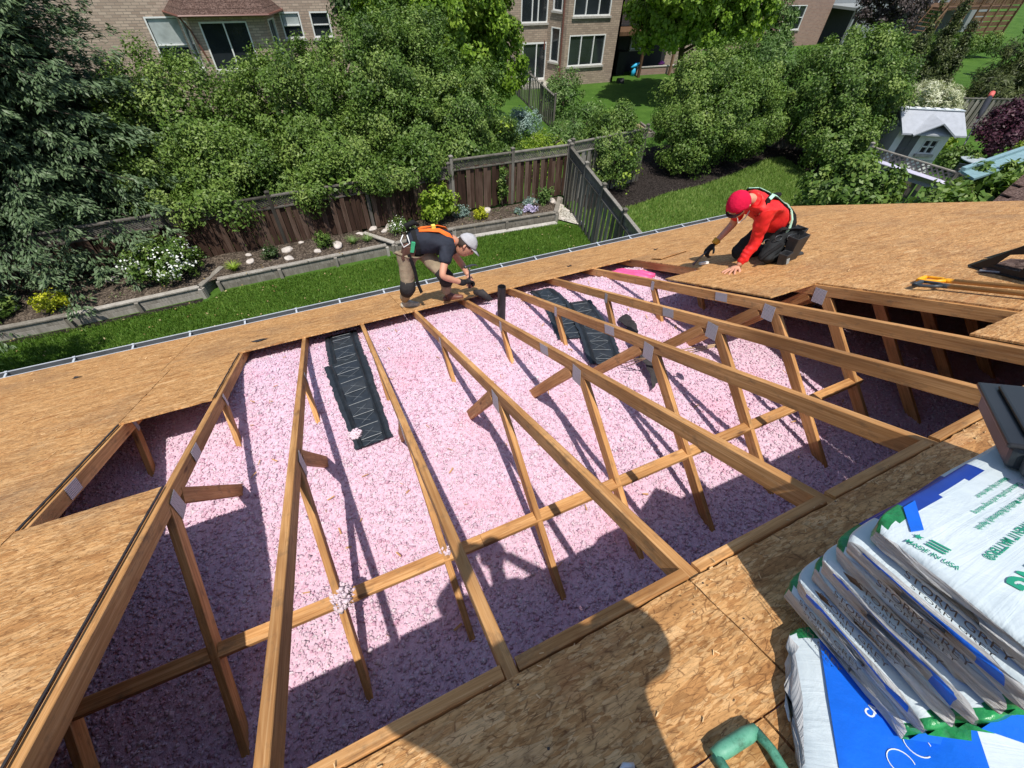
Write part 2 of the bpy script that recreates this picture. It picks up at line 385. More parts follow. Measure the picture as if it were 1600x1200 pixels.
def foliage(blobs, per_m2, leaf, rc, seed, cover=1.25, up=.45, hemi=None, squash=1.0):
    """leaf clumps over ellipsoids. returns V,F,tint"""
    rs = np.random.RandomState(seed); Cs = []; Ns = []; Ts = []
    for (cx, cy, cz, rx, ry, rz) in blobs:
        area = 4*math.pi*((rx*ry)**1.6/3+(rx*rz)**1.6/3+(ry*rz)**1.6/3)**(1/1.6)
        nc = int(area/(math.pi*rc*rc)*cover); d = unit(rs.normal(size=(nc, 3)))
        d = d[d[:, 2] > -.75]
        if hemi is not None: d = d[(d@np.array(hemi)) > -.45]
        nc = len(d); rad = .60+.42*rs.rand(nc)**.6
        cc = np.array([cx, cy, cz])+d*np.array([rx, ry, rz])*rad[:, None]
        ct = rs.normal(0, .18, nc)
        sz = rc*(.6+.8*rs.rand(nc))
        k = int(per_m2*math.pi*rc*rc)
        p = unit(rs.normal(size=(nc, k, 3)))*(rs.rand(nc, k, 1)**.45)
        outw = unit(d*.75+np.array([0, 0, up]))
        p = p*sz[:, None, None]*np.array([1, 1, squash])
        C = (cc[:, None]+p).reshape(-1, 3)
        nn = unit(outw[:, None]*.9+p/sz[:, None, None]*.5+rs.normal(0, .55, (nc, k, 3))).reshape(-1, 3)
        Cs.append(C); Ns.append(nn); Ts.append((np.repeat(ct, k)+rs.normal(0, .14, nc*k)+.5))
    C = np.concatenate(Cs); N = np.concatenate(Ns); t = np.clip(np.concatenate(Ts), 0, 1)
    V, F = leaf_quads(C, N, leaf[0], leaf[1], rs, .3)
    if cover > 1:      # inner foliage, so that the crown is not see-through
        for (cx, cy, cz, rx, ry, rz) in blobs:
            n = int(rx*rz*ry**0*13/(leaf[0]*leaf[1])*.16); d = unit(rs.normal(size=(n, 3)))*(.35+.38*rs.rand(n, 1)); c_ = np.array([cx, cy, cz])+d*np.array([rx, ry, rz])
            v2, f2 = leaf_quads(c_, unit(d+rs.normal(0, .5, (n, 3))), leaf[0]*2.1, leaf[1]*2.3, rs, .2)
            F = np.concatenate([F, f2+len(V)]); V = np.concatenate([V, v2]); t = np.concatenate([t, np.clip(rs.normal(.42, .18, n), 0, 1)])
    return V, F, t

def trunk_mesh(base, top, r, rs, limbs=5, spread=1.0, ztop=None):
    m = MB(); b = Vector(base); t = Vector(top)
    pts = [b.lerp(t, f)+Vector((rs.normal(0, .04), rs.normal(0, .04), 0))*(1 if f else 0) for f in (0, .25, .5, .75, 1)]
    m.tube(pts, [r*(1.15-f*.6) for f in (0, .25, .5, .75, 1)], 9)
    for i in range(limbs):
        f = .35+.5*i/max(1, limbs-1); s = b.lerp(t, f); a = rs.rand()*6.28
        e = s+Vector((math.cos(a)*spread, math.sin(a)*spread, spread*.7))
        m.tube([s, s.lerp(e, .5)+Vector((0, 0, -.05)), e], [r*.5, r*.33, r*.14], 6)
    return m
def tree(name, label, cat, blobs, base, mat, per, leaf, rc, seed, group=None, tr=.10, limbs=6, hemi=(-.4, -.75, .5), cover=1.25, trunk_top=None, crown='crown', squash=1.0, up=.45):
    rs = np.random.RandomState(seed+500)
    e = empty(name, base, label, cat, group)
    V, F, t = foliage(blobs, per, leaf, rc, seed, cover, hemi=hemi, squash=squash, up=up)
    link(crown, np_mesh(crown, V, F, mat, t), e)
    b0 = blobs[0]
    tt = trunk_top or (b0[0], b0[1], b0[2]+b0[5]*.35)
    trunk_mesh(base, tt, tr, rs, limbs, min(b0[3], b0[4])*.6).obj('trunk', bark, e, sm=True)
    return e

# ------------------------------------------------------------------ the ground
ZG = -6.5
gm = MB(); gm.add([(-90, -40, ZG), (160, -40, ZG), (160, 150, ZG), (-90, 150, ZG)], [(0, 1, 2, 3)])
lawn = gm.obj('lawn', grass); tag(lawn, 'green lawn of the back gardens below the roof', None, None, 'structure')
def sheet(name, pts, z, mat, label, amp=0.0, res=.25, seed=0):
    """a soil sheet with gentle mounds, cut to a polygon"""
    xs = [p[0] for p in pts]; ys = [p[1] for p in pts]
    bm = bmesh.new(); vs = [bm.verts.new((x, y, z)) for x, y in pts]; bm.faces.new(vs)
    nx = int((max(xs)-min(xs))/res)+1; ny = int((max(ys)-min(ys))/res)+1
    for i in range(1, nx):
        bmesh.ops.bisect_plane(bm, geom=bm.verts[:]+bm.edges[:]+bm.faces[:], plane_co=(min(xs)+i*res, 0, 0), plane_no=(1, 0, 0))
    for i in range(1, ny):
        bmesh.ops.bisect_plane(bm, geom=bm.verts[:]+bm.edges[:]+bm.faces[:], plane_co=(0, min(ys)+i*res, 0), plane_no=(0, 1, 0))
    for v in bm.verts:
        if amp and not v.is_boundary: v.co.z += amp*(.6+noise.noise(v.co*1.3))
    bm.normal_update()
    me = bpy.data.meshes.new(name); bm.to_mesh(me); bm.free(); me.materials.append(mat); smooth(me)
    return tag(link(name, me), label, None, None, 'structure')
ZB = -6.22
bedA = [(-12, 11.33), (-5.8, 11.36), (-3.2, 11.5), (-2.72, 12.2), (-2.72, 11.75), (1.5, 11.86), (1.5, 12.86), (-12, 12.95)]
bedA = [(-12, 11.36), (-5.8, 11.38), (-3.2, 11.52), (-2.68, 12.0), (1.62, 12.0), (1.62, 12.95), (-12, 12.95)]
sheet('garden_bed', [(-12, 11.36), (-5.8, 11.38), (-3.2, 11.52), (-2.70, 11.76), (1.5, 11.84), (1.15, 12.9), (-12, 12.95)], ZB, soil, 'soil bed behind the timber wall, left part', .07, seed=1)
sheet('garden_bed', [(1.2, 12.9), (1.9, 11.86), (3.7, 12.1), (7.2, 11.95), (7.9, 12.95)], ZB, soil, 'soil bed between timber wall and fence, right part', .08, seed=2)
sheet('gravel_patch', [(7.3, 11.9), (7.9, 11.1), (8.0, 12.9)], ZG+.05, gravel, 'pale pebbles at the corner of fence and wall', .05, .12)
sheet('mulch_bed', [(8.7, 12.2), (9.6, 11.8), (10.7, 11.9), (12.3, 12.3), (14.2, 12.4), (16.4, 12.9), (18.7, 13.6), (19.9, 13.6), (19.5, 12.2), (18.6, 10.3), (18.6, 9.0), (21, 8.6), (24, 10), (24, 16), (19.5, 17), (12, 16.5), (8.6, 14.6)], ZG+.02, mulch, 'dark mulch bed under the big shrubs', .05, .4)

# ------------------------------------------------------------------ the house whose roof is open
SL = 23.413; TS = math.tan(R(SL)); CS = math.cos(R(SL)); SN = math.sin(R(SL))
house = empty('house', (0, 0, -1.2302), 'low house with its roof stripped to bare boards and its attic open', 'house')
# roof frame: local x = X, local y = down the slope, local z = normal
MR = Matrix.Translation((0, 0, -1.2302)) @ Matrix.Rotation(-R(SL), 4, 'X')
def rz(Y, H=0): return -1.2302-TS*Y+H
def RP(X, Y, H=0): return Vector((X, Y, rz(Y, H)))
T_OSB = .0125
def osb_panel(x0, x1, Y0, Y1, seed, rot=0):
    """one sheet; long local axis gets the flake direction; ragged sawn edges"""
    rs = random.Random(seed); g = .0025; s0 = Y0/CS+g; s1 = Y1/CS-g; a = x0+g; b = x1-g; pts = []
    def run(p, q):
        L = math.dist(p, q); n = max(1, int(L/.035)); out = []
        for i in range(n):
            f = i/n; j = rs.uniform(-.0022, .0022) if i else 0
            if rs.random() < .05 and i: j += rs.uniform(-.008, .002)
            dx, dy = (q[0]-p[0])/L, (q[1]-p[1])/L; out.append((p[0]+(q[0]-p[0])*f-dy*j*-1, p[1]+(q[1]-p[1])*f-dx*j))
        return out
    c = [(a, s0), (b, s0), (b, s1), (a, s1)]
    for i in range(4): pts += run(c[i], c[(i+1) % 4])
    cx, cy = (a+b)/2, (s0+s1)/2
    m = MB(); m.prism([(x-cx, y-cy) for x, y in pts], -T_OSB, 0)
    o = m.obj('osb_panel', osb, house, MR @ Matrix.Translation((cx, cy, 0)))
    # nothing is shared: local origin differs, so shift the flakes by baking an offset into the mesh origin
    return o
XB = [-9, -6.6, -4.2, -1.72]
k = 0
def panels(xs, ys):
    global k
    for i in range(len(xs)-1):
        for j in range(len(ys)-1):
            k += 1; osb_panel(xs[i], xs[i+1], ys[j], ys[j+1], k)
rows = [-1.6, -.48, .64, 1.76, 2.88, 4.065]
panels([-9, -6.6, -4.2, -1.8, .62, 3.05, 5.5, 7.9, 8.5], [4.065, 5.44])
panels(XB, rows)
panels([-1.72, -1.118], [-1.6, -.14, 1.755]); panels([-1.72, -1.118], [2.875, 4.065])
panels([3.72, 4.66], [.59, 1.76, 2.88, 4.065]) if False else None
panels([3.775, 4.80, 7.2, 8.5], [.60, 1.755])
panels([3.225, 5.0, 7.4, 8.5], [1.755, 2.90])
panels([3.74, 4.4, 6.8, 8.5], [2.90, 4.065])
panels([-1.118, .70, 3.2], [-.14, .175]); panels([3.2, 5.6, 8.5], [-.14, .60])
panels([-1.118, .58, 3.0, 5.4, 8.5], [-1.6, -.14])
# other slope behind the ridge, gable walls, eave wall, ceiling
YR = -1.6; m = MB()
m.add([(-9, YR, rz(YR)+.001), (8.5, YR, rz(YR)+.001), (8.5, -8.6, rz(YR)-TS*7), (-9, -8.6, rz(YR)-TS*7)], [(0, 1, 2, 3)])
m.obj('rear_slope', osb, house)
siding = plain('siding_pale', (.55, .53, .48), .7, var=.08)
m = MB(); m.box(-8.8, 8.2, 4.95, 5.05, ZG, -3.45); m.obj('wall', brick3, house)
m = MB(); m.prism([(-8.6, -3.9), (5.0, -3.55), (-1.6, -.62), ], 8.05, 8.15, Matrix(((0, 0, 1, 0), (1, 0, 0, 0), (0, 1, 0, 0), (0, 0, 0, 1)))); m.obj('gable', siding, house)
m = MB(); m.prism([(-8.6, -3.9), (5.0, -3.55), (-1.6, -.62), ], -8.85, -8.75, Matrix(((0, 0, 1, 0), (1, 0, 0, 0), (0, 1, 0, 0), (0, 0, 0, 1)))); m.obj('gable', siding, house)
m = MB(); m.box(8.05, 8.15, -8.6, 4.95, ZG, -3.5); m.obj('wall', brick3, house)
m = MB(); m.box(-8.8, 8.04, -8.6, 4.94, -3.42, -3.38); m.obj('ceiling', white_p, house)
# gutter with hangers
m = MB(); ye = 5.45; ze = rz(5.45)
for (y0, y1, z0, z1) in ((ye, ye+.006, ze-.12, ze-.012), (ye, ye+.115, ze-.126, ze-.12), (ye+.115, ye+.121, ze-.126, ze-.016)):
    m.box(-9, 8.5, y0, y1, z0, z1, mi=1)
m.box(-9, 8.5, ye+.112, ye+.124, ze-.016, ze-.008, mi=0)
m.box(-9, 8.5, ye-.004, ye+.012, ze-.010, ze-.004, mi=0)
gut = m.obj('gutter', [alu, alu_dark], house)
for i in range(28):
    x = -8.7+i*.62+random.uniform(-.03, .03); m = MB(); m.box(x-.011, x+.011, ye+.022, ye+.112, ze-.022, ze-.016); m.box(x-.014, x+.014, ye+.10, ye+.126, ze-.006, ze-.002)
    m.obj('gutter_hanger', alu, gut)
# black underlay strips showing along the cut edges
m = MB()
def edge_strip(x, Y0, Y1, w=.018):
    m.box(x-w/2, x+w/2, Y0/CS, Y1/CS, -.0005, .0035, MR)
edge_strip(-1.113, -1.2, 1.75, .008); edge_strip(-1.113, 2.9, 4.05, .008); edge_strip(-1.712, 1.76, 2.86, .013)
m.obj('underlay_edge', black_felt, house)

# trusses -------------------------------------------------------------
XT = lambda i: -1.7087+.61*i
plate_me = None
def plate(x, Y, z, w, h, rot, parent):
    global plate_me
    if plate_me is None:
        p = MB(); p.box(-.5, .5, -.001, .001, -.5, .5); plate_me = p.mesh('gusset_plate', steel)
    M = Matrix.Translation((x, Y, z)) @ Matrix.Rotation(rot, 4, 'X') @ Matrix.Rotation(R(90), 4, 'Z') @ Matrix.Diagonal((w, 1, h, 1))
    pm = MB(); pm.box(-w/2, w/2, -.0011, .0011, -h/2, h/2)
    M = Matrix.Translation((x, Y, z)) @ Matrix.Rotation(rot, 4, 'X') @ Matrix.Rotation(R(90), 4, 'Z')
    pm.obj('gusset_plate', steel, parent, M)
top = -T_OSB-.001
for i in range(-4, 15):
    x = XT(i); y0, y1 = -1.55, 5.35
    jx = random.uniform(-.006, .006)
    n = Vector((0, SN, CS))
    c = .0445; a = RP(x, y0)+n*(top-c); b = RP(x+jx, y1)+n*(top-c)
    mt = lumber
    chord = stick('roof_truss', a, b, .038, .089, mt, house, n)
    if i < -1 or i > 12: continue
    xw = x
    ns = (xw, 1.70, rz(1.70)-.115)
    w = [((xw, 1.64, rz(1.64)-.10), (xw, .52, -3.02)), ((xw, 1.76, rz(1.76)-.12), (xw, 2.42, -3.10)), ((xw, 2.98, rz(2.98)-.09), (xw, 2.60, -3.06)), ((xw, -.30, rz(-.3)-.09), (xw, .30, -3.02))]
    for q, (p0, p1) in enumerate(w):
        up = (Vector(p1)-Vector(p0)).cross(Vector((1, 0, 0)))
        stick('web', p0, p1, .037, .086 if q < 2 else .07, lumber, chord, up)
    for sx in (-1, 1):
        plate(xw+sx*.0215, 1.67, rz(1.67)-.115, .10, .13, R(-12), chord)
        if i in (0, 1, 5, 6, 7, 8): plate(xw+sx*.0215, 2.13, rz(2.13)-.058, .13, .075, -R(SL), chord)
        plate(xw+sx*.0215, 2.97, rz(2.97)-.085, .045, .10, R(-10), chord)
# nail heads in rows over the rafters
nm = MB(); rn = random.Random(12)
for i in range(-12, 17):
    x = XT(i)
    for j in range(46):
        Y = -1.0+j*.145+rn.uniform(-.02, .02); xx = x+rn.uniform(-.008, .008)
        if not (-8.8 < x < 8.3) or Y > 5.4: continue
        if -1.72 < x < 3.7 and .17 < Y < 4.07 and not (x > 3.6 and Y > 1.8): 
            if not (x < -1.1 and (Y < 1.7)): continue
        if 3.2 < x < 3.81 and .55 < Y < 1.8: continue
        r_ = rn.uniform(.0030, .0042); c_ = RP(xx, Y, .0004); t1 = Vector((1, 0, 0)); t2 = Vector((0, CS, -SN))
        nm.add([c_+t1*r_*math.cos(a_)+t2*r_*math.sin(a_) for a_ in [q*math.pi/3 for q in range(6)]], [tuple(range(6))])
nails_m = plain('nail_head', (.06, .05, .045), .5, .4)
tag(nm.obj('nail_heads', nails_m, house), kind='stuff')
# loose chord side board by the right-hand cut-out, blocking along the near edge of the hole
for i in range(1, 8):
    a = RP(XT(i)+.022, .20)+Vector((0, SN, CS))*(top-.0445+.010); b = RP(XT(i+1)-.022, .20)+Vector((0, SN, CS))*(top-.0445+.010)
    stick('blocking_board', a, b, .038, .089, lumber if i % 3 else lumber_d, house, (0, SN, CS))
# flat brace across the webs (two lengths)
stick('cross_brace', (-2.9, 1.075, -2.535), (.35, 1.045, -2.545), .075, .036, lumber, house)
stick('cross_brace', (.352, 1.045, -2.545), (3.86, 1.045, -2.55), .075, .036, lumber, house)
# frieze of side boards under the cut at eave
stick('blocking_board', RP(3.80, 4.03)+Vector((0, 0, -.07)), RP(3.80, 2.93)+Vector((0, 0, -.07)), .036, .085, lumber, house, (0, SN, CS))

# ------------------------------------------------------------------ blown insulation
def insz(X, Y):
    X = np.asarray(X, float); Y = np.asarray(Y, float)
    z = np.full(X.shape, -2.885); z = z-.035*np.exp(-(((X-.55)/.22)**2+((Y-2.1)/.2)**2))-.03*np.exp(-(((X+.75)/.2)**2+((Y-2.6)/.25)**2))-.035*np.exp(-(((X-1.6)/.16)**2+((Y-1.5)/.25)**2))-.03*np.exp(-(((X-2.9)/.18)**2+((Y-1.9)/.2)**2)); z = z-np.clip(Y-3.0, 0, 2.5)*.115-np.clip(-Y, 0, 9)*.02
    z = z+.016*np.sin(3.3*X+1.2*Y+np.sin(2*Y))*np.sin(3.7*Y-1.5*X)+.022*np.sin(1.9*X+.6*Y)*np.sin(2.3*Y-.8*X+1)+.012*np.sin(5.1*X+2.2)*np.sin(4.3*Y)
    z = np.minimum(z, -1.2302-TS*np.maximum(Y, 3.0)-.10)
    z = z-.05*np.exp(-((4.15-Y)/.25)**2)*(Y > 3)
    return z
nx, ny = 620, 340
gx = np.linspace(-7.5, 8.0, nx) if False else np.concatenate([np.linspace(-7.5, -2.6, 60), np.linspace(-2.58, 6.0, 600), np.linspace(6.05, 8.0, 30)])
gy = np.concatenate([np.linspace(-8, -.3, 40), np.linspace(-.28, 4.95, 370)])
GX, GY = np.meshgrid(gx, gy); GZ = insz(GX, GY)+RS.normal(0, .0045, GX.shape)
V = np.stack([GX, GY, GZ], -1).reshape(-1, 3); a = np.arange(len(gy)-1)[:, None]*len(gx)+np.arange(len(gx)-1)[None]; a = a.ravel()
F = np.stack([a, a+1, a+1+len(gx), a+len(gx)], 1)
# tufts: small crumpled lumps
def tufts(n, x0, x1, y0, y1, smin, smax, rs, lift=.3):
    C = np.stack([rs.uniform(x0, x1, n), rs.uniform(y0, y1, n)], 1); s = rs.uniform(smin, smax, n)
    z = insz(C[:, 0], C[:, 1])+s*lift
    base = np.array([[1, 0, 0], [-1, 0, 0], [0, 1, 0], [0, -1, 0], [0, 0, 1], [0, 0, -1]], float)
    P = base[None]*(s[:, None, None]*(.55+.7*rs.rand(n, 6, 1)))+rs.normal(0, .22, (n, 6, 3))*s[:, None, None]
    ang = rs.rand(n)*6.28; ca, sa = np.cos(ang), np.sin(ang)
    X = P[..., 0]*ca[:, None]-P[..., 1]*sa[:, None]; Y = P[..., 0]*sa[:, None]+P[..., 1]*ca[:, None]
    P = np.stack([X+C[:, :1], Y+C[:, 1:], P[..., 2]*.8+z[:, None]], -1)
    f = np.array([[0, 2, 4], [2, 1, 4], [1, 3, 4], [3, 0, 4], [2, 0, 5], [1, 2, 5], [3, 1, 5], [0, 3, 5]])
    FF = (np.arange(n)[:, None, None]*6+f[None]).reshape(-1, 3)
    tint = np.clip(np.repeat(rs.normal(.5, .25, n), 8)+rs.normal(0, .06, n*8), 0, 1)
    return P.reshape(-1, 3), FF, tint
rs = np.random.RandomState(3)
V2, F2, t2 = tufts(95000, -2.4, 5.2, .05, 4.5, .005, .013, rs)
V3, F3, t3 = tufts(9000, -2.4, 5.2, .05, 4.5, .011, .022, rs, .2)
Fq = np.concatenate([F[:, [0, 1, 2]], F[:, [0, 2, 3]]])
VV = np.concatenate([V, V2, V3]); FF = np.concatenate([Fq, F2+len(V), F3+len(V)+len(V2)])
tt = np.concatenate([np.full(len(Fq), .45)+rs.normal(0, .1, len(Fq)), t2, t3])
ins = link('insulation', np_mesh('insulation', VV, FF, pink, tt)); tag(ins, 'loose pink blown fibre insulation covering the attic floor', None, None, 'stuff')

# clumps of fluff caught on the brace and webs
def fluff(c, r, n, seed):
    rs = np.random.RandomState(seed); d = unit(rs.normal(size=(n, 3)))*(rs.rand(n, 1)**.4)*np.array(r)
    s = rs.uniform(.008, .017, n); base = np.array([[1, 0, 0], [-1, 0, 0], [0, 1, 0], [0, -1, 0], [0, 0, 1], [0, 0, -1]], float)
    P = base[None]*(s[:, None, None]*(.5+.9*rs.rand(n, 6, 1)))+rs.normal(0, .25, (n, 6, 3))*s[:, None, None]+(d+np.array(c))[:, None]
    f = np.array([[0, 2, 4], [2, 1, 4], [1, 3, 4], [3, 0, 4], [2, 0, 5], [1, 2, 5], [3, 1, 5], [0, 3, 5]])
    return np_mesh('fluff', P.reshape(-1, 3), (np.arange(n)[:, None, None]*6+f[None]).reshape(-1, 3), pink, np.full(n*8, .85))
for c, r, n, s, lb in (((-.47, 1.06, -2.52), (.06, .07, .05), 260, 1, 'pale clump of fibre caught on the flat brace at the second web'), ((.125, 1.07, -2.51), (.03, .03, .02), 60, 2, 'small tuft of fibre on the brace beside the third rafter'), ((3.19, 1.08, -2.52), (.04, .03, .02), 60, 3, 'small tuft of fibre on the far end of the brace'), ((-.22, 2.42, -2.83), (.055, .05, .02), 150, 5, 'white tuft of fibre lying on the left black baffle')):
    tag(link('fibre_tuft', fluff(c, r, n, s)), lb, 'insulation')

# ------------------------------------------------------------------ attic vent baffles
def baffle(name, pts_c, widths, label, crumple=.0, bars=12, zoff=.028, tiltx=0, seed=0):
    """pts_c: centre line (X,Y); widths at those points; moulded tray with flanges and cross ribs"""
    rs = random.Random(seed); e = empty(name, (pts_c[0][0], pts_c[0][1], float(insz(*pts_c[0]))), label, 'vent baffle', None)
    N = 46; prof = [(-.5, .004), (-.40, .008), (-.36, -.004), (-.31, .018), (-.27, .006), (.27, .006), (.31, .018), (.36, -.004), (.40, .008), (.5, .004)]
    L = [0]
    for i in range(1, len(pts_c)): L.append(L[-1]+math.dist(pts_c[i], pts_c[i-1]))
    def at(s):
        for i in range(1, len(L)):
            if s <= L[i] or i == len(L)-1:
                f = (s-L[i-1])/(L[i]-L[i-1]); p = [pts_c[i-1][q]*(1-f)+pts_c[i][q]*f for q in (0, 1)]; w = widths[i-1]*(1-f)+widths[i]*f
                d = Vector((pts_c[i][0]-pts_c[i-1][0], pts_c[i][1]-pts_c[i-1][1], 0)).normalized(); return p, w, d
    vs = []; fs = []; n = len(prof)
    def P(s, u, h):
        p, w, d = at(s); sd = Vector((d.y, -d.x, 0)); q = Vector((p[0], p[1], 0))+sd*u*w
        ed = rs.uniform(-.008, .008) if abs(u) > .45 else 0
        z = float(insz(q.x, q.y))+zoff+h+crumple*noise.noise(Vector((q.x*9, q.y*9, seed)))
        return Vector((q.x+sd.x*ed, q.y+sd.y*ed, z))
    for i in range(N+1):
        s = L[-1]*i/N; bow = .006*math.sin(i*math.pi*2/N*bars/2)
        for (u, h) in prof: vs.append(P(s, u, h+(bow if abs(u) < .3 else 0)))
    for i in range(N):
        for j in range(n-1): a = i*n+j; fs.append((a, a+1, a+1+n, a+n))
    m = MB(); m.add(vs, fs); o = m.obj('baffle_tray', black_pl, e)
    md = o.modifiers.new('thickness', 'SOLIDIFY'); md.thickness = .002
    for b_ in range(bars):
        s0 = L[-1]*(b_+.5)/bars; ds = L[-1]/bars
        if rs.random() < .92:
            r = MB(); r.tube([P(s0, -.27, .012), P(s0, 0, .014), P(s0, .27, .012)], .0028, 5); r.obj('cross_rib', rib_m, o)
        r = MB(); r.tube([P(s0+.1*ds, -.25, .008), P(min(L[-1], s0+.9*ds), .25, .008)], .0016, 4); r.tube([P(s0+.1*ds, .25, .008), P(min(L[-1], s0+.9*ds), -.25, .008)], .0016, 4)
        r.obj('diagonal_rib', rib_m, o)
    return e
baffle('vent_baffle', [(-.13, 4.2), (-.13, 3.35)], [.34, .34], 'upper half of the left black baffle, tucked under the eave boards', bars=4, zoff=.03, seed=1)
baffle('vent_baffle', [(-.15, 3.38), (-.10, 2.27)], [.40, .30], 'left black moulded baffle lying on the pink fibre between second and third rafters', bars=8, zoff=.035, seed=2)
baffle('vent_baffle', [(2.27, 3.98), (2.22, 3.3), (2.10, 2.78)], [.27, .32, .40], 'right black baffle partly buried in fibre beside the vent pipe bay', .02, 7, .02, seed=3)
baffle('vent_baffle', [(2.46, 3.34), (2.34, 2.8), (2.15, 2.30)], [.30, .36, .34], 'black baffle overlapping another, its open end by the sixth rafter', .008, 8, .045, seed=4)
# torn felt strip
m = MB(); vs = []; n = 26
for i in range(n+1):
    f = i/n; cx = 2.74*(1-f)+2.38*f+.02*math.sin(f*9); cy = 2.88*(1-f)+1.86*f; w = .085*(1-.35*f)
    for u in (-1, -.4, .3, 1):
        vs.append((cx+u*w*.9+random.uniform(-.012, .012), cy+u*w*.35+random.uniform(-.01, .01), float(insz(cx, cy))+.05+.10*math.sin(f*3.0)+.025*noise.noise(Vector((f*9, u*2, 3)))))
m.add(vs, [(i*4+j, i*4+j+1, i*4+j+5, i*4+j+4) for i in range(n) for j in range(3)])
o = tag(m.obj('felt_strip', black_felt), 'torn crumpled strip of black felt trailing across the fibre', 'felt'); o.modifiers.new('t', 'SOLIDIFY').thickness = .004
# pink wrapped batts
for i, (a, b) in enumerate((((3.30, 3.86), (3.62, 3.46)), ((3.42, 3.92), (3.72, 3.52)))):
    m = MB(); za = float(insz(*a))+.03; zb = float(insz(*b))+.03
    pts = [Vector((a[0], a[1], za)).lerp(Vector((b[0], b[1], zb)), f/6)+Vector((0, 0, .006*math.sin(f*2))) for f in range(7)]
    m.tube(pts, [.03, .042, .045, .044, .046, .042, .03], 10)
    tag(m.obj('insulation_roll', hot_pink, sm=True), ['bright pink wrapped roll at the eave, nearer the rafter', 'bright pink wrapped roll at the eave, nearer the kneeling worker'][i], 'insulation')
# vent pipe
m = MB(); px, py = 1.525, 3.41; zt = -2.47
m.tube([(px, py, -3.1), (px, py, zt)], .044, 28, cap=False); m.tube([(px, py, zt), (px, py, -3.1)], .038, 28, cap=False)
a = len(m.v)
ring = [(px+math.cos(t*math.pi/14)*r, py+math.sin(t*math.pi/14)*r, zt) for t in range(28) for r in (.044, .038)]
m.add(ring, [(2*i, (2*i+2) % 56, (2*i+3) % 56, 2*i+1) for i in range(28)])
m.tube([(px, py, -2.68), (px, py, -2.70)], .0455, 28)
m.tube([(px, py, -3.0), (px, py, -2.95)], .037, 20)
tag(m.obj('vent_pipe', abs_m, sm=False), 'upright black plastic vent pipe sticking out of the fibre', 'pipe')
# electrical box with cables
e = empty('junction_box', (2.30, 1.62, -2.6), 'small black electrical box hanging with tan cables under a rafter', 'junction box')
m = MB(); c = Vector((2.70, 1.66, -2.24)); m.tube([c+Vector((0, 0, .035)), c+Vector((0, 0, .03)), c-Vector((0, 0, .03)), c-Vector((0, 0, .035))], [.025, .04, .04, .028], 12); m.obj('box', black_pl, e, sm=True)
cab = plain('cable_tan', (.45, .30, .18), .5)
for q in range(3):
    m = MB(); m.tube([c+Vector((-.03, 0, -.01*q)), c+Vector((-.15, .12, -.10-.03*q)), c+Vector((-.30, .32, -.28-.02*q)), c+Vector((-.42, .5+.05*q, -.55))], .005, 6); m.obj('cable', cab, e, sm=True)
e.location = c
for ch in e.children: ch.matrix_parent_inverse = WM(e).inverted()

# splinters and flakes of wood lying about
def flakes(n, reg, zf, seed, smin=.01, smax=.05):
    rs = np.random.RandomState(seed); V = []; F = []
    for i in range(n):
        r = reg[rs.randint(len(reg))]; x = rs.uniform(r[0], r[1]); y = rs.uniform(r[2], r[3]); z = zf(x, y); a = rs.rand()*6.28; L = rs.uniform(smin, smax); w = L*rs.uniform(.08, .3)
        c, s = math.cos(a), math.sin(a); k = len(V); t = rs.uniform(-.3, .3)*L
        for (u, v, h) in ((-L/2, -w/2, 0), (L/2, -w/3, t), (L/2*.8, w/2, t), (-L/2, w/2, 0), (-L/2, -w/2, .003), (L/2, -w/3, t+.003), (L/2*.8, w/2, t+.003), (-L/2, w/2, .003)):
            V.append((x+u*c-v*s, y+u*s+v*c, z+abs(t)+h+.002))
        F += [(k+3, k+2, k+1, k), (k+4, k+5, k+6, k+7), (k, k+1, k+5, k+4), (k+1, k+2, k+6, k+5), (k+2, k+3, k+7, k+6), (k+3, k, k+4, k+7)]
    return V, F
splm = plain('fresh_splinter', (.66, .44, .22), .7, var=.25, scale=9)
V, F = flakes(330, [(-6, 3, 4.2, 5.3), (3.9, 8, .7, 5), (-3.5, -1.75, 0, 4)], lambda x, y: rz(y), 4, .008, .03)
m = MB(); m.add(V, F); V, F = flakes(190, [(-.9, 2.6, -.3, .17), (-.9, 2.9, .12, .19)], lambda x, y: rz(y), 6, .003, .014); m.add(V, F); tag(m.obj('wood_splinters', splm), 'small splinters and flakes of wood scattered on the roof boards', None, None, 'stuff')
V, F = flakes(110, [(-1, 4, .7, 3.9)], lambda x, y: float(insz(x, y))+.012, 5, .02, .06)
m = MB(); m.add(V, F); tag(m.obj('wood_chips', plain('chip', (.50, .27, .11), .8)), 'tan wood chips lying on the pink fibre', None, None, 'stuff')
for i, (a, b, lb) in enumerate((((4.62, 2.90), (5.05, 2.55), 'long pale splinter lying alone on the right part of the roof'), )):
    stick('wood_sliver', RP(4.87, 2.66, .01), RP(5.45, 3.02, .012), .012, .006, splm); tag(bpy.data.objects['wood_sliver'], lb, 'splinter')
m = MB(); ms = Matrix.Identity(4)
for q, (X, Y, Ln, w, a) in enumerate(((4.15, 3.75, .60, .16, .15), )):
    m.prism([(-Ln/2, -w/2), (Ln/2*.8, -w*.35), (Ln/2, 0), (Ln*.4, w*.5), (-Ln*.2, w*.35), (-Ln*.5, w*.45)], 0, .011, MR @ Matrix.Translation((X, Y/CS, .014)) @ Matrix.Rotation(a, 4, 'Z'))
tag(m.obj('board_offcut', osb), 'darker splintered board offcut in front of the kneeling worker', 'offcut')
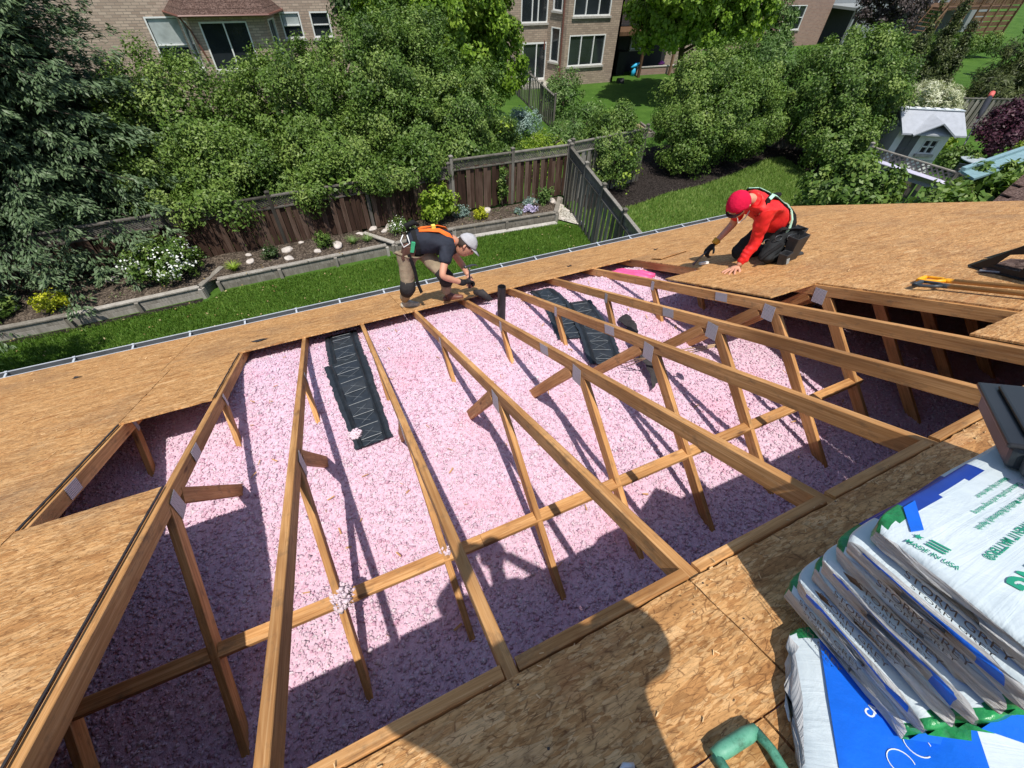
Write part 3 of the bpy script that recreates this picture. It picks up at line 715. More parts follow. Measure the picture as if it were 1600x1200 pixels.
# dark scraps
for X, Y, lb in ((-.95, 4.35, 'black and red torn scrap of felt on the eave boards left of the standing worker'), (3.02, 4.45, 'small black scrap on the eave boards beyond the vent pipe'), (4.35, 4.25, 'little dark scrap near the splintered offcut'), (-2.7, 4.6, 'tiny black scrap on the left eave boards')):
    rs_ = random.Random(int(X*100)); m = MB(); pts = []; big = .055 if X < -.9 and X > -2 else .028
    for j in range(9): a = j*6.283/9; r_ = big*rs_.uniform(.5, 1.2); pts.append((math.cos(a)*r_*1.5, math.sin(a)*r_))
    vs = [RP(X, Y, .012)]+[RP(X+p[0], Y+p[1], rs_.uniform(.002, .022)) for p in pts]
    m.add(vs, [(0, 1+j, 1+(j+1) % 9) for j in range(9)]); o = m.obj('felt_scrap', black_felt); o.modifiers.new('t', 'SOLIDIFY').thickness = .003
    tag(o, lb, 'scrap')

# ------------------------------------------------------------------ fences
def fence(name, label, p0, p1, zb, zt, mat, mat2, cap=True, st=.075, sw=.026, lattice=.3, pitch=.142, post_every=2.4, ends=True, group=None, bh=None):
    p0 = Vector((*p0, 0)); p1 = Vector((*p1, 0)); d = p1-p0; L = d.length; d.normalize(); nrm = Vector((d.y, -d.x, 0))
    rot = math.atan2(d.y, d.x); e = empty(name, (p0.x, p0.y, zb[0]), label, 'fence', group)
    np_ = max(1, round(L/post_every))
    Z = lambda s: zb[0]+(zb[1]-zb[0])*s/L
    T = lambda s: zt[0]+(zt[1]-zt[0])*s/L
    for i in range(np_+1):
        s = L*i/np_; M = Matrix.Translation(p0+d*s) @ Matrix.Rotation(rot, 4, 'Z')
        m = MB(); m.box(-.045, .045, -.045, .045, Z(s), T(s)+.10); m.box(-.06, .06, -.06, .06, T(s)+.10, T(s)+.125); m.add([Vector((x, y, T(s)+.125)) for x, y in ((-.055, -.055), (.055, -.055), (.055, .055), (-.055, .055))]+[Vector((0, 0, T(s)+.16))], [(0, 1, 4), (1, 2, 4), (2, 3, 4), (3, 0, 4)])
        m.obj('post', mat2, e, M)
    nb = int(L/pitch); shared = {}
    for i in range(nb):
        s = (i+.5)*L/nb
        if min(abs(s-L*k_/np_) for k_ in range(np_+1)) < .055: continue
        h = T(s)-lattice-Z(s)-.02; key = round(h, 1)
        if key not in shared:
            m = MB(); m.box(-.066, .066, -.009, .009, 0, key+.02); shared[key] = m.mesh('board', mat)
        off = .022 if i % 2 else -.022
        M = Matrix.Translation(p0+d*s+nrm*off+Vector((0, 0, Z(s)+.02+random.uniform(-.02, .02)))) @ Matrix.Rotation(rot+random.uniform(-.03, .03), 4, 'Z') @ Matrix.Rotation(random.uniform(-.008, .008), 4, 'Y')
        link('board', shared[key], e, M)
    for i in range(np_):
        s0, s1 = L*i/np_+.045, L*(i+1)/np_-.045
        a, b = p0+d*s0, p0+d*s1
        for nm, off, w, h in (('cap_rail', 0, .10, .035), ('lattice_rail', -lattice, .09, .04)):
            if lattice == 0 and nm == 'lattice_rail': continue
            stick(nm, (a.x, a.y, T(s0)+off), (b.x, b.y, T(s1)+off), w, h, mat2, e)
        if lattice > 0:
            m = MB(); hh = lattice-.04; k_ = int((s1-s0+hh)/st)
            for sg, yo in ((1, -.006), (-1, .006)):
                for q in range(k_):
                    x = s0-hh+q*st; xa, xb = max(x, s0), min(x+hh, s1)
                    if xb-xa < .03: continue
                    za = (xa-x); zb_ = (xb-x)
                    if sg < 0: za, zb_ = hh-za, hh-zb_
                    A = p0+d*xa+nrm*yo; B = p0+d*xb+nrm*yo
                    m.beam((A.x, A.y, T(xa)-lattice+.02+za), (B.x, B.y, T(xb)-lattice+.02+zb_), .008, sw)
            tag(m.obj('lattice', mat2, e), kind='stuff')
    return e
fence('garden_fence', 'weathered brown fence at far left behind the planted bed', (-10.9, 12.75), (-6.1, 12.9), (-6.4, -6.4), (-5.10, -5.07), fence_brown, fence_dgrey)
fence('garden_fence', 'long shaded brown fence under the hedge trees, middle of the garden', (-6.0, 12.9), (4.0, 12.95), (-6.35, -6.15), (-4.96, -4.76), fence_brown, fence_dgrey)
fence('garden_fence', 'sunlit reddish brown fence ending at the corner post', (4.1, 12.95), (8.15, 12.95), (-6.15, -6.2), (-4.58, -4.58), fence_brown, fence_grey, lattice=.28)
fence('side_fence', 'grey slatted side fence running from the corner down to the house', (8.15, 12.8), (6.9, 7.0), (-6.5, -6.5), (-4.62, -4.85), fence_grey, fence_grey, post_every=1.6)
fence('neighbour_fence', 'short grey fence going right from the corner behind a shrub', (8.3, 12.98), (11.8, 13.6), (-6.5, -6.5), (-4.55, -4.6), fence_grey, fence_grey)
fence('neighbour_fence', 'dark old fence stepping away towards the tan brick house', (11.9, 20.6), (13.4, 29.0), (-6.5, -6.5), (-5.1, -4.9), fence_grey, fence_grey, lattice=0)
fence('neighbour_fence', 'grey fence glimpsed between the two biggest shrubs', (20.0, 15.0), (21.8, 13.6), (-6.5, -6.5), (-5.0, -5.0), fence_grey, fence_grey, lattice=0)
fence('lattice_fence', 'grey fence with open diamond lattice in front of the playhouse', (19.0, 9.8), (19.6, 4.2), (-6.5, -6.5), (-4.86, -4.86), fence_grey, timber_grey, lattice=.46, pitch=.18, post_every=2.8, st=.17, sw=.045)
fence('neighbour_fence', 'dark wooden fence behind the closed umbrella', (31.5, 14.0), (37.5, 11.5), (-6.5, -6.5), (-5.1, -5.1), fence_grey, fence_grey, lattice=0)
fence('neighbour_fence', 'pale grey fence between the cedars', (36.5, 20.5), (41.0, 19.2), (-6.5, -6.5), (-5.4, -5.4), timber_grey, timber_grey, lattice=.3, pitch=.2)

# timber retaining wall
def retaining(label, pts, zt=-6.19, zb=-6.52):
    e = empty('retaining_wall', (pts[0][0], pts[0][1], zb), label, 'retaining wall')
    for a, b in zip(pts[:-1], pts[1:]):
        L = math.dist(a, b); h = (zt-.04-zb)
        for q in range(2): stick('plank', (a[0], a[1], zb+h*(q+.5)/2), (b[0], b[1], zb+h*(q+.5)/2), .045, h/2-.006, timber_grey, e)
        stick('cap_board', (a[0], a[1]+.02, zt-.018), (b[0], b[1]+.02, zt-.018), .14, .036, timber_grey, e)
        n = max(1, round(L/1.7)); d = ((b[0]-a[0])/L, (b[1]-a[1])/L)
        for i in range(n+1):
            s = L*i/n; m = MB(); m.box(-.04, .04, -.04, .04, zb-.02, zt-.04)
            m.obj('post', timber_grey, e, Matrix.Translation((a[0]+d[0]*s+d[1]*.066, a[1]+d[1]*s-d[0]*.066, 0)) @ Matrix.Rotation(math.atan2(d[1], d[0]), 4, 'Z'))
    return e
retaining('weathered timber retaining wall along the left bed, bending round the white bush', [(-12, 11.28), (-5.85, 11.30), (-3.16, 11.45), (-2.66, 12.25)])
retaining('timber retaining wall in front of the rocks, middle of the lawn edge', [(-2.76, 11.64), (1.60, 11.78)])
retaining('short angled timber wall behind the standing worker', [(1.15, 12.75), (1.85, 11.80)])
retaining('timber retaining wall right of the standing worker with concrete strip below', [(1.86, 11.78), (3.72, 12.03), (7.24, 11.86), (7.95, 12.85)])
m = MB(); m.prism([(1.9, 11.55), (3.7, 11.8), (7.2, 11.62), (7.2, 11.8), (3.7, 11.98), (1.95, 11.73)], ZG-.05, ZG+.03); tag(m.obj('kerb', concrete), 'pale concrete strip at the foot of the right timber wall', None, None, 'structure')
m = MB(); m.prism([(-12, 11.05), (-5.8, 11.07), (-3.2, 11.2), (-3.2, 11.37), (-5.8, 11.24), (-12, 11.22)], ZG-.05, ZG+.012); tag(m.obj('kerb', mulch), 'bare soil strip at the foot of the left timber wall', None, None, 'structure')

# ------------------------------------------------------------------ planting in the bed
def bush(name, label, c, r, mat, seed, leaf=(.06, .035), per=900, rc=.13, base=None, cat='shrub', group=None):
    b = base or (c[0], c[1], ZB if c[1] > 11.2 and c[1] < 13 and c[0] < 8 else ZG)
    return tree(name, label, cat, [(*c, *r)], b, mat, per, leaf, rc, seed, group, tr=.02, limbs=4, hemi=None, crown='foliage')
e = bush('flowering_bush', 'round green bush with white flowers against the dark fence', (-3.75, 12.15, -5.72), (.82, .62, .5), L_mid, 21, (.07, .045), 700)
V, F, t = foliage([(-3.75, 12.1, -5.72, .82, .62, .52)], 130, (.05, .05), .16, 22, .75, hemi=(-.1, -.8, .6)); link('flowers', np_mesh('flowers', V, F, L_white, t), e)
bush('yellow_shrub', 'low bright yellow shrub in the left bed by the fence', (-6.1, 11.72, -6.02), (.36, .26, .22), L_yellow, 23, (.06, .035), 800, .09)
bush('golden_shrub', 'bright yellow-green shrub between standing worker and fence', (3.45, 12.45, -5.6), (.62, .45, .52), L_ygreen, 24, (.09, .06), 420, .15)
bush('yellow_shrub', 'small round yellow-green shrub right of the larger golden one', (4.75, 12.3, -6.02), (.24, .2, .2), L_yellow, 25, (.045, .03), 1000, .07)
bush('garden_shrub', 'dark glossy shrub at the left picture edge in the bed', (-7.1, 11.75, -5.95), (.35, .3, .3), L_mid, 26, (.10, .04), 500, .12)
bush('garden_shrub', 'small green shrub between rocks in front of the fence, left one', (-1.42, 12.15, -6.02), (.20, .2, .22), L_dark, 27, (.05, .03), 1000, .08)
bush('garden_shrub', 'small upright shrub between rocks in front of the fence, right one', (-.02, 12.3, -5.98), (.24, .22, .26), L_mid, 28, (.05, .03), 1000, .08)
bush('garden_shrub', 'grey-green low shrub right of the golden shrub', (4.25, 12.6, -6.02), (.28, .2, .2), L_sage, 29, (.05, .03), 700, .08)
bush('garden_shrub', 'spindly shrub near the corner of the sunlit fence', (7.15, 12.5, -5.9), (.28, .25, .36), L_weed, 30, (.06, .03), 380, .1)
bush('garden_shrub', 'straggly shrub under the corner lattice', (6.6, 12.55, -6.05), (.25, .2, .2), L_sage, 31, (.05, .03), 500, .1)
e = bush('flower_clump', 'lilac flowering clump at the wall of the right bed', (6.45, 12.2, -6.1), (.28, .17, .10), L_lilac, 32, (.035, .035), 1600, .06)
bush('flower_clump', 'white-dotted low plant left of the lilac clump', (6.0, 12.15, -6.1), (.14, .13, .12), L_sage, 33, (.04, .03), 1200, .05)
e = bush('flower_clump', 'green plant with white flowers beside the tool pouch', (2.25, 12.35, -6.0), (.42, .3, .2), L_mid, 34, (.05, .03), 900, .1)
V, F, t = foliage([(2.25, 12.3, -5.98, .42, .3, .22)], 160, (.04, .04), .12, 35, .8); link('flowers', np_mesh('flowers', V, F, L_white, t), e)
bush('climbing_plant', 'narrow green climber on the sunlit fence', (5.75, 12.82, -5.55), (.16, .07, .55), L_mid, 36, (.07, .045), 900, .1)
def grass_tuft(label, c, n, h, seed, mat=L_weed, spread=.5):
    rs = np.random.RandomState(seed); V = []; F = []; T = []
    for i in range(n):
        a = rs.rand()*6.28; l = h*rs.uniform(.6, 1.1); o = Vector((math.cos(a), math.sin(a), 0)); b = Vector(c)+o*rs.uniform(0, .05); sd = Vector((-o.y, o.x, 0))*.009; k = len(V)
        for q in range(4):
            f = q/3; p = b+o*(spread*l*f*f*1.2)+Vector((0, 0, l*(f-.45*f*f))); w = 1-f*.9; V += [p-sd*w, p+sd*w]
        F += [(k, k+1, k+3, k+2), (k+2, k+3, k+5, k+4), (k+4, k+5, k+7, k+6)]; T += [rs.uniform(.2, .9)]*3
    o = link('grass_tuft', np_mesh('grass_tuft', [tuple(v) for v in V], F, mat, T)); return tag(o, label, 'plant')
grass_tuft('bright grassy tuft at the bend of the timber wall', (-2.35, 11.95, ZB), 150, .36, 1, L_ygreen)
grass_tuft('dark strappy tuft left of the angled wall', (.75, 12.2, ZB), 130, .36, 2)
grass_tuft('strappy tuft beside the angled timber wall', (1.15, 12.15, ZB), 130, .34, 3)
grass_tuft('low tuft at the far left end of the bed', (-5.5, 11.8, ZB), 90, .2, 4)
rs = np.random.RandomState(77)
def rock(c, s, seed, label):
    bm = bmesh.new(); bmesh.ops.create_icosphere(bm, subdivisions=3, radius=1); rr = random.Random(seed); off = Vector((rr.random()*9, rr.random()*9, 3))
    for v in bm.verts:
        v.co *= 1+.35*noise.noise(v.co*1.1+off)+.08*noise.noise(v.co*4+off); v.co.x *= s*1.25; v.co.y *= s*.9; v.co.z *= s*.62
    me = bpy.data.meshes.new('rock'); bm.to_mesh(me); bm.free(); me.materials.append(rock_m); smooth(me)
    o = link('rock', me, None, Matrix.Translation(c) @ Matrix.Rotation(rr.random()*6, 4, 'Z')); return tag(o, label, 'rock', 'rocks along the planted bed')
for i, (x, y, s, lb) in enumerate(((-1.95, 12.2, .11, 'pinkish rock beside the bright grassy tuft'), (-1.0, 12.5, .13, 'pale flat rock behind the first small shrub'), (-1.0, 11.98, .12, 'pale pointed rock just behind the timber wall, near the first shrub'), (-.25, 12.1, .10, 'upright pinkish rock left of the upright small shrub'), (.32, 12.25, .14, 'pink-white rock right of the upright small shrub'), (1.0, 12.65, .11, 'white rock behind the strappy tufts'), (1.45, 12.85, .12, 'white rock at the top of the angled wall'), (2.0, 12.8, .17, 'large pale rock at the fence foot left of the golden shrub'), (1.75, 12.6, .10, 'small pale rock next to the large one at the fence foot'), (-5.1, 12.55, .12, 'white rock at the foot of the left fence'), (-4.75, 12.6, .09, 'small white rock under the left fence'), (4.1, 12.85, .12, 'blue-grey rock right of the golden shrub'), (5.15, 12.75, .13, 'white rock beside the small yellow-green shrub'), (6.8, 12.85, .16, 'white rock under the spindly shrub'), (7.5, 12.6, .15, 'whitish rock near the corner of the fence'), (-2.0, 12.6, .08, 'small white rock against the shaded fence'), (-1.55, 12.72, .07, 'tiny white rock against the shaded fence'), (-6.9, 11.95, .1, 'grey rock at the left end of the bed'), (-.6, 12.75, .08, 'small rock under the middle fence'))):
    rock((x, y, ZB+.04), s, i+1, lb)
V, F, t = foliage([(-4.9, 12.2, ZB-.02, 1.2, .55, .07), (-6.6, 12.3, ZB-.02, .9, .4, .07), (3.0, 12.3, ZB, .7, .4, .06), (5.4, 12.4, ZB, 1.2, .3, .05)], 260, (.045, .022), .12, 301, .9)
tag(link('ground_cover', np_mesh('ground_cover', V, F, L_weed, t)), 'low weedy ground cover in the planted bed', None, None, 'stuff')
rsl = np.random.RandomState(31); n_ = 260; C_ = np.stack([rsl.uniform(-8, 8, n_), rsl.uniform(8.5, 12.6, n_), np.full(n_, ZG+.06)], 1); C_[C_[:, 1] > 11.6, 2] = ZB+.06
V, F = leaf_quads(C_, unit(np.array([0, 0, 1.0])+rsl.normal(0, .3, (n_, 3))), .06, .035, rsl, .3)
tag(link('fallen_leaves', np_mesh('fallen_leaves', V, F, leaf_mat('leaf_dead', (.20, .13, .05), (.34, .25, .11), (.5, .42, .22)), rsl.rand(n_))), 'dry fallen leaves dotted over the lawn and bed', None, None, 'stuff')
# pebbles
rsx = np.random.RandomState(5); m = MB()
for i in range(420):
    a, b = rsx.rand(2); 
    if a+b > 1: a, b = 1-a, 1-b
    p = np.array([7.35, 11.9])+a*np.array([.6, -.75])+b*np.array([.65, 1.0]); s = rsx.uniform(.02, .05)
    m.add([(p[0]+s*q[0]*rsx.uniform(.7, 1.2), p[1]+s*q[1]*rsx.uniform(.7, 1.2), ZG+.07+s*q[2]) for q in ((1, 0, 0), (-1, 0, 0), (0, 1, 0), (0, -1, 0), (0, 0, .7), (0, 0, -.7))], [(0, 2, 4), (2, 1, 4), (1, 3, 4), (3, 0, 4), (2, 0, 5), (1, 2, 5), (3, 1, 5), (0, 3, 5)])
tag(m.obj('pebbles', rock_m), 'pale pebbles heaped between the fence corner and the wall', None, None, 'stuff')

# ------------------------------------------------------------------ lawn blades
def blades(n, poly, h, seed, z=ZG):
    rs = np.random.RandomState(seed); P = np.array(poly); lo = P.min(0); hi = P.max(0); pts = np.empty((0, 2))
    while len(pts) < n:
        q = lo+rs.rand(n, 2)*(hi-lo); ins_ = np.zeros(len(q), bool); j = len(P)-1
        for i in range(len(P)):
            c = ((P[i, 1] > q[:, 1]) != (P[j, 1] > q[:, 1])) & (q[:, 0] < (P[j, 0]-P[i, 0])*(q[:, 1]-P[i, 1])/(P[j, 1]-P[i, 1]+1e-12)+P[i, 0]); ins_ ^= c; j = i
        pts = np.concatenate([pts, q[ins_]])
    pts = pts[:n]; a = rs.rand(n)*6.28; hh = h*(.6+.8*rs.rand(n)); w = .012; ln = rs.normal(0, .35, (n, 2))*hh[:, None]
    B = np.stack([pts[:, 0], pts[:, 1], np.full(n, z)], 1); o = np.stack([np.cos(a)*w, np.sin(a)*w, np.zeros(n)], 1)
    V = np.stack([B-o, B+o, B+np.concatenate([ln, hh[:, None]], 1)], 1).reshape(-1, 3)
    cl = np.array([noise.noise(Vector((p[0]*1.3, p[1]*1.3, 0))) for p in pts[::40]]); cl = np.repeat(cl, 40)[:n]
    pn = np.sin(pts[:, 0]*2.1+np.sin(pts[:, 1]*3))*.08
    return V, np.arange(3*n).reshape(-1, 3), np.clip(rs.normal(.5, .2, n)+pn, 0, 1)
V, F, t = blades(120000, [(-9, 8.3), (7.3, 8.3), (7.9, 11.2), (7.2, 11.6), (3.7, 11.8), (1.8, 11.55), (-2.7, 11.55), (-3.1, 11.2), (-9, 11.1)], .055, 1)
tag(link('grass', np_mesh('grass', V, F, L_grass, t)), 'short mown grass of the near lawn', None, None, 'stuff')
V, F, t = blades(90000, [(7.0, 6.0), (16.5, 4.0), (19, 5), (20.4, 8.6), (18.6, 9.0), (18.6, 10.3), (19.5, 12.2), (19.9, 13.6), (18.7, 13.6), (16.4, 12.9), (14.2, 12.4), (12.3, 12.3), (10.7, 11.9), (9.6, 11.8), (8.5, 12.4), (7.7, 9.6)], .08, 2)
tag(link('grass', np_mesh('grass', V, F, L_lawn2, t)), 'rougher sunlit grass of the next garden beyond the side fence', None, None, 'stuff')

# ------------------------------------------------------------------ trees and shrubs beyond
G1 = 'hedge trees behind the long fence'
tree('hedge_tree', 'leftmost leafy hedge tree, beside the spruce', 'tree', [(-2.9, 16.2, -4.35, 2.0, 2.2, 2.1), (-1.9, 14.7, -4.7, 1.5, 1.3, 1.2), (-3.6, 14.6, -5.0, 1.2, 1.0, 1.2), (-2.4, 13.3, -5.0, 1.1, .7, .5)], (-2.6, 15.6, ZG), L_willow, 760, (.088, .046), .34, 101, G1)
tree('hedge_tree', 'second leafy hedge tree from the spruce, with reddish inner twigs', 'tree', [(.4, 16.2, -4.3, 2.2, 2.1, 2.15), (1.2, 14.5, -4.7, 1.6, 1.2, 1.2), (-.5, 14.2, -4.9, 1.3, .9, 1.0), (.9, 13.2, -4.9, 1.5, .7, .55)], (.4, 15.6, ZG), L_willow, 760, (.088, .046), .34, 102, G1)
tree('hedge_tree', 'third hedge tree, tall one with paler top, below the big lime-green tree', 'tree', [(3.1, 16.2, -4.0, 2.1, 2.0, 2.35), (3.7, 14.6, -4.7, 1.5, 1.2, 1.3), (2.9, 13.2, -4.8, 1.3, .7, .6), (4.3, 17.4, -3.2, 1.6, 1.5, 1.9)], (3.2, 15.8, ZG), L_mid, 760, (.088, .046), .32, 103, G1)
tree('hedge_tree', 'rightmost hedge tree with yellowish leaf tips above the sunlit fence', 'tree', [(5.3, 15.6, -4.3, 1.9, 1.7, 1.85), (6.2, 15.0, -5.0, 1.1, .9, .9), (4.9, 14.0, -4.8, 1.1, .7, .6)], (5.3, 15.3, ZG), L_mid, 760, (.088, .048), .3, 104, G1)
V, F, t = foliage([(5.6, 15.0, -4.3, 1.3, 1.2, 1.4)], 60, (.13, .08), .3, 105, .3, hemi=(-.2, -.8, .6)); tag(link('vine', np_mesh('vine', V, F, L_ygreen, t)), 'yellow-green creeper growing over the rightmost hedge tree', 'plant')
tree('lime_tree', 'big bright lime-green tree rising behind the hedge, before the brick houses', 'tree', [(6.5, 20.8, -2.2, 2.7, 2.4, 2.9), (8.5, 20.4, -3.6, 1.5, 1.4, 1.6), (5.0, 20.5, -1.2, 1.8, 1.8, 2.0), (7.6, 21.5, -.5, 2.2, 2.0, 2.0)], (7.0, 20.8, ZG), L_lime, 420, (.145, .09), .38, 106, tr=.2)
tree('dark_tree', 'dark tree top beside the left brick house, cut by the top edge', 'tree', [(4.3, 22.5, -1.3, 1.7, 1.6, 2.0)], (4.3, 22.5, ZG), L_dark, 330, (.15, .09), .36, 107, tr=.15)
tree('maple_tree', 'spreading bright maple in front of the tan brick house, shading its lawn', 'tree', [(21.6, 23.6, -2.5, 3.5, 2.6, 1.9), (19.3, 22.6, -1.2, 2.2, 2.0, 1.6), (24.2, 23.6, -2.2, 2.6, 2.2, 2.0), (21.5, 23.5, .2, 3.2, 2.8, 1.8)], (22.6, 24.4, ZG), L_lime, 260, (.20, .14), .42, 108, tr=.18, limbs=9)
tree('round_shrub', 'loose green shrub beside the top of the side fence', 'shrub', [(10.3, 13.7, -5.3, 1.3, 1.1, 1.2), (10.9, 14.3, -4.8, .9, .8, 1.0)], (10.8, 13.7, ZG), L_mid, 700, (.082, .046), .26, 109)
V, F, t = foliage([(10.3, 13.0, -5.6, .8, .7, .7)], 60, (.11, .07), .25, 110, .4, hemi=(-.2, -.8, .6)); tag(link('vine', np_mesh('vine', V, F, L_ygreen, t)), 'yellow-green shoots on the front of the loose shrub', 'plant')
tree('round_shrub', 'large rounded shrub in the mulch bed, left of the biggest pair', 'shrub', [(15.7, 14.4, -4.5, 2.4, 2.1, 2.1), (17.3, 14.2, -4.9, 1.5, 1.5, 1.4), (14.3, 13.6, -5.3, 1.3, 1.2, 1.1)], (15.8, 14.4, ZG), L_willow, 620, (.095, .052), .34, 111)
tree('round_shrub', 'feathery grey-green shrub behind the large rounded one', 'shrub', [(19.2, 15.2, -4.4, 1.6, 1.5, 1.9)], (19.2, 15.2, ZG), L_weed, 330, (.16, .04), .3, 112)
tree('round_shrub', 'tallest dense dark-green shrub, right of the mulch bed', 'shrub', [(21.0, 12.9, -4.1, 2.3, 2.1, 2.2), (19.8, 11.4, -5.3, 1.4, 1.3, 1.1), (22.6, 13.6, -4.6, 1.6, 1.5, 1.7)], (20.9, 12.6, ZG), L_mid, 560, (.10, .062), .34, 113)
tree('round_shrub', 'broad-leaved bush against the eave, left of the lattice fence', 'shrub', [(16.3, 8.1, -5.45, 1.25, 1.1, 1.0), (15.8, 8.8, -5.6, .8, .8, .7)], (16.8, 8.1, ZG), L_mid, 300, (.17, .10), .3, 114)
tree('leafy_tree', 'leafy branches rising over the eave by the pale blue awning', 'tree', [(17.0, 5.2, -4.85, 1.1, .9, .6), (18.6, 5.9, -4.6, .9, .5, .35), (15.6, 5.6, -5.1, .9, .9, .7), (19.6, 5.6, -4.6, 1.0, .6, .4)], (16.8, 5.4, ZG), L_sage if False else L_mid, 280, (.18, .10), .3, 115)
# weeds and wild growth behind the back fence
tree('wild_shrub', 'spindly wild shrub on the far lawn beside the stepping fence', 'shrub', [(13.4, 22.4, -5.5, 1.2, 1.0, 1.0)], (13.4, 22.4, ZG), L_weed, 200, (.13, .05), .3, 116)
tree('wild_shrub', 'wild bushes filling the wedge behind the corner lattice', 'shrub', [(12.3, 18.2, -5.8, 1.6, 1.3, .8), (10.8, 17.2, -5.9, 1.3, 1.1, .6)], (12.3, 18.2, ZG), L_weed, 260, (.12, .05), .3, 117)
tree('wild_shrub', 'low bright yellow-green growth behind the sunlit fence', 'shrub', [(9.6, 17.0, -6.1, 1.3, 1.1, .5), (8.0, 15.6, -5.9, .9, .9, .6)], (9.6, 17.0, ZG), L_ygreen, 300, (.09, .05), .25, 118)
tree('wild_shrub', 'silvery blue-green plant in the wild corner', 'shrub', [(10.0, 20.2, -5.9, 1.0, .7, .6)], (10.0, 20.2, ZG), L_sage, 300, (.12, .04), .22, 119)
# far right gardens
tree('willow_shrub', 'cream variegated willow behind the playhouse roof', 'shrub', [(29.4, 13.8, -5.2, 1.35, 1.3, .95)], (29.4, 13.8, ZG), L_cream, 520, (.22, .035), .26, 120)
tree('purple_maple', 'dark purple Japanese-style maple near the flowers', 'tree', [(27.2, 9.3, -5.1, 1.3, 1.2, .9), (28.6, 9.6, -4.7, 1.0, 1.0, .7)], (27.6, 9.4, ZG), L_purple, 420, (.12, .07), .26, 121)
tree('plum_tree', 'brownish purple tree in front of the grey balcony', 'tree', [(43.5, 26.5, -2.6, 2.4, 2.2, 2.2)], (43.5, 26.5, ZG), L_plum, 220, (.2, .1), .4, 122, tr=.14)
def cone_tree(label, x, y, h, r, seed, mat=L_cedar, per=420):
    bl = [(x, y, ZG+h*f, r*q, r*q, h*.2) for f, q in ((.15, .9), (.35, 1), (.55, .85), (.75, .6), (.92, .32))]
    return tree('cedar', label, 'tree', bl, (x, y, ZG), mat, per, (.16, .05), .26, seed, 'narrow cedars at far right', tr=.06, limbs=0, trunk_top=(x, y, ZG+h*.8))
cone_tree('tall narrow cedar, left one of the pair by the dense shrub', 32.0, 17.0, 4.4, .42, 131)
cone_tree('tall narrow cedar, right one of the pair by the dense shrub', 33.6, 16.8, 4.9, .5, 132)
cone_tree('leaning cedar right of the pale grey fence', 36.4, 17.2, 3.6, .6, 133)
tree('arborvitae', 'broad feathery evergreen mass behind the closed umbrella', 'tree', [(36.0, 14.0, -5.3, 1.5, 1.3, 1.2), (38.8, 14.8, -4.7, 1.9, 1.6, 1.9)], (36.8, 15.0, ZG), L_cedar, 300, (.26, .045), .34, 134)
tree('arborvitae', 'yellow-green leafy hedge at the right edge', 'tree', [(38.6, 12.2, -5.2, 1.6, 1.4, 1.2)], (38.6, 12.2, ZG), L_ygreen, 240, (.15, .09), .3, 135)
tree('far_tree', 'dark leafy tree at the top right corner', 'tree', [(50.5, 18.8, -3.0, 2.2, 2.0, 2.4)], (50.5, 18.8, ZG), L_dark, 240, (.2, .1), .4, 136, tr=.14)
tree('far_tree', 'slim green tree in front of the red brick house window', 'tree', [(34.8, 28.6, -4.4, 1.3, 1.2, 1.9)], (34.8, 28.6, ZG), L_weed, 220, (.18, .08), .36, 137)
e = empty('clipped_hedge', (56, 29, ZG), 'clipped boxy hedge in front of the wooden deck', 'hedge')
bl = [(51.5+i*1.5, 28.6-i*.35, -5.6, 1.0, .8, .85) for i in range(7)]
V, F, t = foliage(bl, 220, (.18, .09), .36, 138, 1.3, hemi=(-.7, -.5, .5)); link('foliage', np_mesh('foliage', V, F, L_mid, t), e)
bush('garden_shrub', 'bright green clump between playhouse and umbrella', (27.5, 11.4, -5.9), (.8, .6, .45), L_ygreen, 140, (.13, .07), 300, .2)
bush('garden_shrub', 'dark garden plants behind the chairs', (25.6, 9.6, -6.0), (.9, .7, .45), L_mid, 141, (.13, .07), 300, .2)
bush('flower_clump', 'yellow flowering plant under the purple maple', (25.6, 7.8, -5.25), (.45, .4, .35), L_ygreen, 142, (.10, .07), 400, .14)
bush('garden_shrub', 'green plants between purple maple and blue awning', (23.9, 7.4, -5.6), (.8, .6, .5), L_mid, 143, (.13, .07), 300, .2)
rs9 = random.Random(9)
for i, (x, y, z, mt, s, lb) in enumerate(((25.35, 7.75, -4.85, 'y', .14, 'pale yellow bloom, left of the pair by the purple maple'), (25.75, 7.65, -4.85, 'y', .13, 'pale yellow bloom, right of the pair by the purple maple'), (24.6, 7.6, -5.15, 'p', .15, 'pink bloom below the yellow blooms'))):
    mm = MATS.get('bloom_'+mt) or plain('bloom_'+mt, (.85, .70, .30) if mt == 'y' else (.85, .50, .45), .7)
    V, F, t = foliage([(x, y, z, s, s, s*.7)], 900, (.09, .07), .09, 150+i, 1.2); tag(link('flower', np_mesh('flower', V, F, mm)), lb, 'flower')

